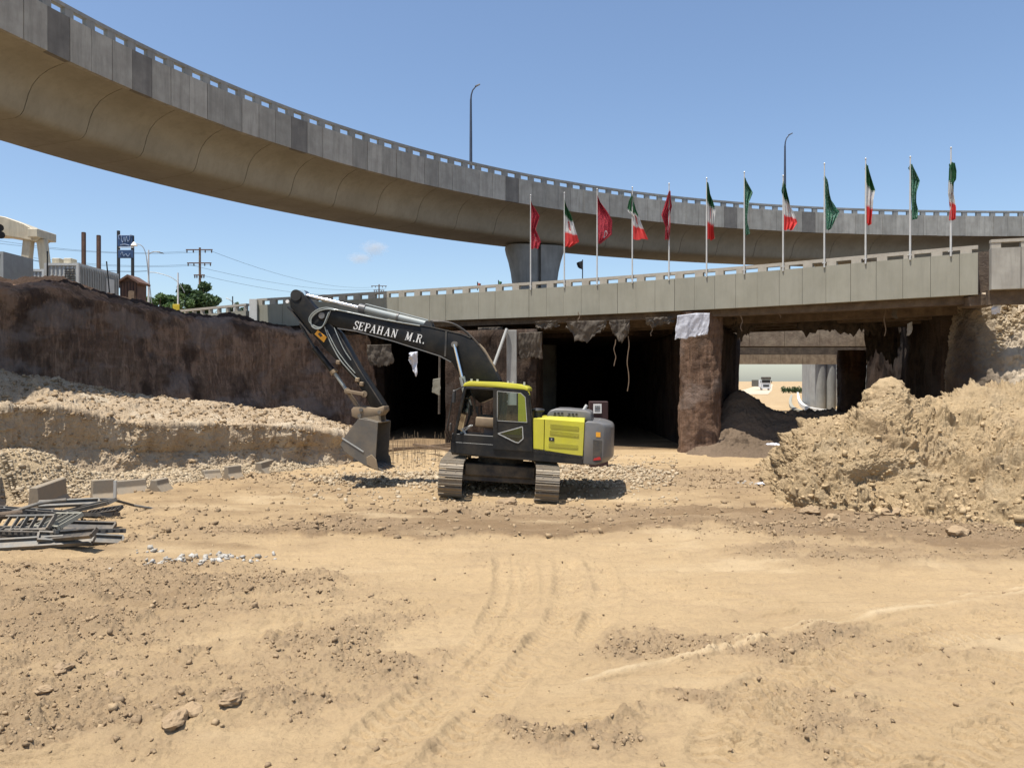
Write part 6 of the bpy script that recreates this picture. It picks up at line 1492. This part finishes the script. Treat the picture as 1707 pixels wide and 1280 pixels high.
# single larger clods and stones
def boulder(px, py, r_, lab, mat, ax=(1, .8, .55), seed=0, cat='clod', dz=.3):
    P = IV2 * np.array(ax) * r_; nn = IV2; P = P + nn * (fbm3(IV2 + seed, 1.1, 5, .7)[:, None] * r_ * .8); P = P + nn * np.round(fbm3(IV2 * 1.3 + seed, .9, 2)[:, None] * 4) / 4 * r_ * .25
    me = bpy.data.meshes.new('boulder'); me.from_pydata(P.tolist(), [], IF2.tolist()); t_ = me.attributes.new('tone', 'FLOAT', 'POINT'); t_.data.foreach_set('value', np.full(len(P), .3 + .4 * ((seed * .37) % 1), dtype=np.float32))
    o = link('earth_clod', me, mat); x, y = gxy(px, py); o.location = (x, y, ground_z(x, y) + r_ * ax[2] * dz); o.rotation_euler = (0, 0, seed * 1.3); tag(o, lab, cat, 'larger clods lying on the floor'); return o
for i, (px, py, r_, lab) in enumerate([(290, 1228, .115, 'large angular clod near the bottom left, lower of the two in the churned ridge'), (318, 1212, .10, 'angular clod topping the churned ridge at the bottom left'),
    (385, 1200, .10, 'long flat clod at the upper end of the bottom left ridge'), (188, 1136, .09, 'clod with a dark hollow left of the centre at lower left'), (72, 1158, .07, 'small rounded stone alone near the left edge'),
    (105, 1128, .10, 'clod beside the curved scrape at lower left'), (1480, 862, .22, 'dark lump at the foot of the right mound, near its middle'), (1388, 873, .20, 'flat lump in front of the left foot of the right mound'), (1352, 862, .18, 'lump at the leftmost foot of the right mound'),
    (1600, 900, .22, 'lump at the right foot of the right mound, near the frame edge'), (582, 845, .10, 'small dark clod behind the moist soil band'), (845, 838, .22, 'stone lying between the two tracks of the excavator')]):
    boulder(px, py, r_, lab, m_clod, (1.2, .8, .5), i + 1)
# crumpled plastic on the floor
def crumple(px, py, w_, lab, z=0., d=None, seed=1):
    nu = 26; q = np.linspace(-1, 1, nu); X, Y = np.meshgrid(q, q); rr = np.maximum(abs(X), abs(Y)); Z = fbm2(X + seed * 7, Y, 1.6, 4, .6, ridge=True) * .35 + .35 * (1 - rr)
    P = np.stack([X * w_, Y * w_ * .7, Z * w_ * .6], -1); P[..., :2] += fbm2(X + 3 * seed, Y + 5, 1.2, 3)[..., None] * w_ * .4
    o = link('plastic_scrap', grid_mesh('plastic_scrap', P, None, m_clothw, smooth=False)); v = gp(px, py) if d is None else at(px, py, d)
    o.location = (v.x, v.y, ground_z(v.x, v.y) + .03 if d is None else v.z); tag(o, lab, 'plastic'); return o
crumple(1272, 812, .17, 'crumpled white plastic left of the right mound', seed=1)
crumple(1290, 742, .28, 'crumpled pale plastic at the foot of the berm under the bridge', d=28.6, seed=2)

# ------------------------------------------------------------------ concrete barriers in the gravel
m_barr = M('barrier_concrete', (.24, .205, .155), (.19, .16, .12), .85, scale=1.6, bs=14, bst=.3, dust=.4)
BR = [((-60, 848), (38, 815.5), 35, 'leftmost concrete barrier, cut by the frame edge'), ((39, 845), (118, 826), 31, 'tall plain concrete barrier right of the leftmost one, behind the steel pile'),
      ((152, 826), (189, 824), 26, 'tilted concrete barrier with a slanting lower edge'), ((191, 815), (243, 812), 14, 'low half-buried barrier right of the tilted one'), ((252, 812), (279, 808), 12, 'short half-buried barrier stub'),
      ((375, 792), (401, 790), 15, 'squarish tilted block alone in the middle of the gravel strip'), ((336, 792), (366, 790), 8, 'thin sliver of a buried barrier left of the squarish block'), ((424, 783), (460, 777), 12, 'brown stained buried barrier'), ((462, 776), (508, 770), 11, 'grey buried barrier at the far end of the row')]
for (ax_, ay), (bx_, by), hpx, lab in BR:
    A = gp(ax_, ay, .15); B = gp(bx_, by, .15); hgt = hpx / F * (A.y + B.y) / 2; r = empty('concrete_barrier', (A + B) / 2, math.atan2(B.y - A.y, B.x - A.x) + .25); tag(r, lab, 'barrier', 'concrete barriers along the gravel strip')
    L_ = (B - A).length / 2; mb = MB(); z0 = -.25; prof_ = [(-.28, z0), (-.28, z0 + .12), (-.12, .12 + z0 + .18), (-.09, hgt), (.09, hgt), (.12, .12 + z0 + .18), (.28, z0 + .12), (.28, z0)]
    mb.prism([(-L_, y, z) for y, z in prof_], [(L_, y, z) for y, z in prof_]); mb.build('body', m_barr, r, bevel=.015); r.rotation_euler[1] = R(rng.uniform(-1.5, 1.5))
o = MB().bar(gp(191, 838, 0), gp(192, 838, 0) + Vector((0, 0, .55)), .06, .06).build('thin_stake', m_lt); tag(o, 'thin pale stake standing in front of the tilted barrier', 'stake')

# ------------------------------------------------------------------ heap of steel formwork panels
m_form = M('formwork_steel', (.15, .15, .14), (.085, .085, .08), .6, .2, scale=3, dust=.5, dustc=(.36, .28, .19)); m_formd = M('dark_formwork_steel', (.045, .045, .045), (.03, .03, .03), .6, .2, dust=.4, dustc=(.36, .28, .19))
def formwork(c, L_, W_, rot, lab, mat, holes=True, deep=.075, ribs=6):
    r = empty('formwork_panel', c); r.rotation_euler = rot; tag(r, lab, 'formwork panel', 'steel formwork panels heaped at left')
    MB().box((0, W_ / 2 - .02, 0), (L_, .035, deep)).build('side_rail', mat, r); MB().box((0, -W_ / 2 + .02, 0), (L_, .035, deep)).build('side_rail', mat, r)
    for x in (-L_ / 2, L_ / 2): MB().box((x, 0, 0), (.035, W_ - .08, deep)).build('end_rail', mat, r)
    if holes:
        for i in range(ribs): MB().box((-L_ / 2 + L_ * (i + 1) / (ribs + 1), 0, 0), (.03, W_ - .08, deep * .8)).build('rib', mat, r)
        n = int(L_ / .12); mb = MB()
        for i in range(n):
            for y in (W_ / 2, -W_ / 2): mb.box((-L_ / 2 + .08 + i * (L_ - .16) / max(1, n - 1), y, 0), (.045, .012, .045))
        mb.build('bolt_holes', m_black, r)['kind'] = 'stuff'
    else: MB().box((0, 0, -deep * .35), (L_ - .05, W_ - .06, .02)).build('face_sheet', mat, r)
FB = [ # px, py, height z, length, width, yaw, pitch(roll), label, dark, holes
 (40, 905, .10, 2.6, .30, 12, 3, 'lowest long panel lying flat at the front of the steel heap', 0, 0), (20, 884, .28, 2.0, .35, -4, -2, 'panel on edge at the left front of the heap', 0, 1),
 (95, 893, .22, 2.2, .26, -22, 4, 'dark channel slanting down to the right across the heap', 1, 0), (135, 897, .12, 1.5, .28, 25, -6, 'short panel pointing up right at the heap tip', 0, 0),
 (150, 885, .22, 1.3, .22, 32, -8, 'upper short panel pointing right at the heap tip', 0, 1), (25, 872, .40, 1.9, .42, -8, 6, 'wide greenish grey grating on top at the left', 0, 1),
 (96, 868, .42, 1.2, .62, -28, 10, 'pale open grid panel with bright squares on top of the heap', 2, 1), (60, 852, .45, 2.4, .24, 40, -12, 'long perforated channel leaning up to the right', 0, 1),
 (38, 855, .50, 2.2, .22, 46, -14, 'second perforated channel leaning beside the first', 0, 1), (125, 857, .30, 2.1, .30, 2, 1, 'broad dark panel lying level behind the grid panel', 1, 0),
 (140, 846, .42, 2.3, .30, -20, 8, 'top panel sloping down to the right at the back', 0, 0), (115, 838, .50, 1.2, .22, 20, -4, 'short panel bridging the peak of the heap', 0, 0), (10, 895, .14, 1.9, .3, 4, 0, 'dark panel in the shadow at the heap bottom left', 1, 0),
 (110, 878, .12, 2.0, .4, 10, 3, 'dark panel under the pale grid', 1, 0), (172, 852, .16, 1.2, .26, -26, 6, 'thin panel at the right back of the heap', 1, 1)]
rgf = np.random.default_rng(77)
for px, py, z, L_, W_, yw, pt, lab, dk, ho in FB:
    c = gp(px, py, z * .85); formwork(c, L_ * .92, W_ * .8, (R(24 if dk == 2 else rgf.uniform(-12, 50)), R(-pt + rgf.uniform(-5, 5)), R(yw + rgf.uniform(-14, 14))), lab, (m_form, m_formd, m_conc_low)[dk], bool(ho), ribs=3 if dk == 2 else 7)
mb = MB(); pts = [gp(-20, 866, .35), gp(30, 850, .5), gp(70, 838, .62), gp(110, 833, .66)]; mb.tube(cr([tuple(p) for p in pts], 12), .035, 8); o = mb.build('bent_pipe', m_form); tag(o, 'long thin pipe bowed over the back of the steel heap', 'pipe', 'pipes in the steel heap')
mb = MB(); pts = [gp(145, 832, .40), gp(185, 832, .40), gp(222, 842, .15), gp(262, 849, .05)]; mb.tube([tuple(p) for p in pts], .03, 8); o = mb.build('bent_pipe', m_formd); tag(o, 'bent bar reaching right from the steel heap onto the sand', 'pipe', 'pipes in the steel heap')
mb = MB(); mb.tube([tuple(gp(-25, 862, .45)), tuple(gp(36, 856, .45))], .075, 12); o = mb.build('rusty_pipe', m_dirtyc); tag(o, 'thick rusty pipe end at the left of the steel heap', 'pipe', 'pipes in the steel heap')
# ------------------------------------------------------------------ starter bars and timbers behind the bucket
mb = MB(); rg = np.random.default_rng(9)
for i in range(90):
    x = rg.uniform(-5.2, -2.3); y = rg.uniform(26.2, 31.5); h_ = rg.uniform(.6, 1.0); mb.bar((x, y, 0), (x + rg.normal() * .05, y, h_), .009, .009)
o = mb.build('starter_bars', m_link); tag(o, 'field of thin upright steel bars behind the bucket', 'steel bars', kind='stuff')
for i, (a, b, lab) in enumerate([((640, 752), (752, 740), 'long timber lying left of the cab, nearest of the three'), ((655, 748), (750, 744), 'middle timber of the three left of the cab'), ((690, 741), (758, 751), 'crossing timber left of the cab')]):
    A = gp(a[0], a[1], .12 + .1 * i); B = gp(b[0], b[1], .12 + .08 * i); o = MB().bar(A, B, .12, .10).build('timber', m_tim); tag(o, lab, 'timber', 'timbers lying left of the cab')
tb = empty('trestle', gp(530, 768, 0)); tag(tb, 'low grey steel trestle at the end of the gravel strip left of the bucket', 'trestle')
MB().box((0, 0, .36), (1.5, .35, .08)).build('beam', m_form, tb)
for x in (-.65, .1, .65): MB().box((x, 0, .17), (.07, .3, .34)).build('leg', m_form, tb)
# red cabinet with a white notice behind the counterweight
cbn = empty('red_cabinet', (at(999, 0, 26).x, 26, 0)); tag(cbn, 'dark red cabinet carrying a white notice, behind the excavator counterweight', 'cabinet'); zt = CAMZ + (HY - 669) / F * 26
MB().box((0, .3, zt / 2), (.62, .5, zt)).build('body', M('dark_red_paint', (.035, .009, .008), (.025, .008, .007)), cbn, bevel=.02)
MB().box((-.06, .03, CAMZ + (HY - 681) / F * 26), (.28, .02, .32)).build('notice', m_white, cbn)
for k in range(4): MB().box((-.06, .015, CAMZ + (HY - 677 - k * 2.4) / F * 26), (.18, .012, .018)).build('notice_line', m_black, cbn)
# broken footing at the right end of the bridge
o = MB().prism([(-.45, -.3, -.22), (.5, -.3, -.16), (.38, -.3, .15), (-.1, -.3, .24), (-.5, -.3, .12)], [(-.4, .5, -.2), (.45, .5, -.2), (.42, .5, .2), (-.1, .5, .18), (-.42, .5, .16)]).build('broken_block', m_dirtyc, bevel=.03); o.location = at(1630, 502, 26.5); tag(o, 'pale broken concrete block jutting out under the right bridge end', 'block')
on_bank = np.stack([rng.normal(at(1690, 0, 26).x, .7, 420), rng.normal(26.6, .4, 420), rng.uniform(at(0, 600, 26).z, at(0, 500, 26).z, 420)], -1)
# lorry far away beyond the underpass
m_trw = M('lorry_white', (.62, .63, .64)); D = 205; b0 = at(1277, 651, D); tr_ = empty('lorry', (b0.x, b0.y, ground_z(b0.x, b0.y))); tag(tr_, 'white lorry facing the camera far off through the underpass', 'lorry')
MB().box((0, 1.2, 1.75), (2.5, 2.4, 2.0)).build('cab', m_trw, tr_, bevel=.12, seg=2); MB().box((0, -.04, 2.45), (2.2, .06, .75)).build('windscreen', m_black, tr_)
MB().box((0, .1, 3.25), (2.5, .7, .7)).build('visor', m_dgr, tr_, bevel=.1); MB().box((0, -.06, 1.25), (1.6, .06, .5)).build('grille', m_black, tr_)
MB().box((0, -.1, .62), (2.5, .3, .4)).build('bumper', m_trw, tr_); MB().box((0, 5.5, 1.9), (2.4, 6.0, 1.8)).build('tipper_body', m_dgr, tr_)
for x in (-.95, .95):
    MB().cyl((x - .15, .9, .5), (x + .15, .9, .5), .5, 16).build('wheel', m_black, tr_); MB().box((x, -.1, .95), (.3, .05, .2)).build('headlight', m_white, tr_)
    MB().box((x * 1.5, -.1, 2.3), (.15, .15, .6)).build('mirror', m_black, tr_)
for i, (px, w_) in enumerate(((1312, 14), (1322, 12), (1338, 12))):
    D = 165; b0 = at(px, 0, D); r = empty('shrub', (b0.x, D, ground_z(b0.x, D))); tag(r, ['left of two dark shrubs on the horizon beyond the underpass', 'right of two dark shrubs on the horizon beyond the underpass', 'pale shrub by the far end of the curved kerb'][i], 'shrub', 'shrubs beyond the underpass')
    link('foliage', crown_mesh('shrub', [(rng.uniform(-.8, .8), 0, rng.uniform(.3, 1.1), .6) for _ in range(6)], 700, .14, m_leaf2), None, r)
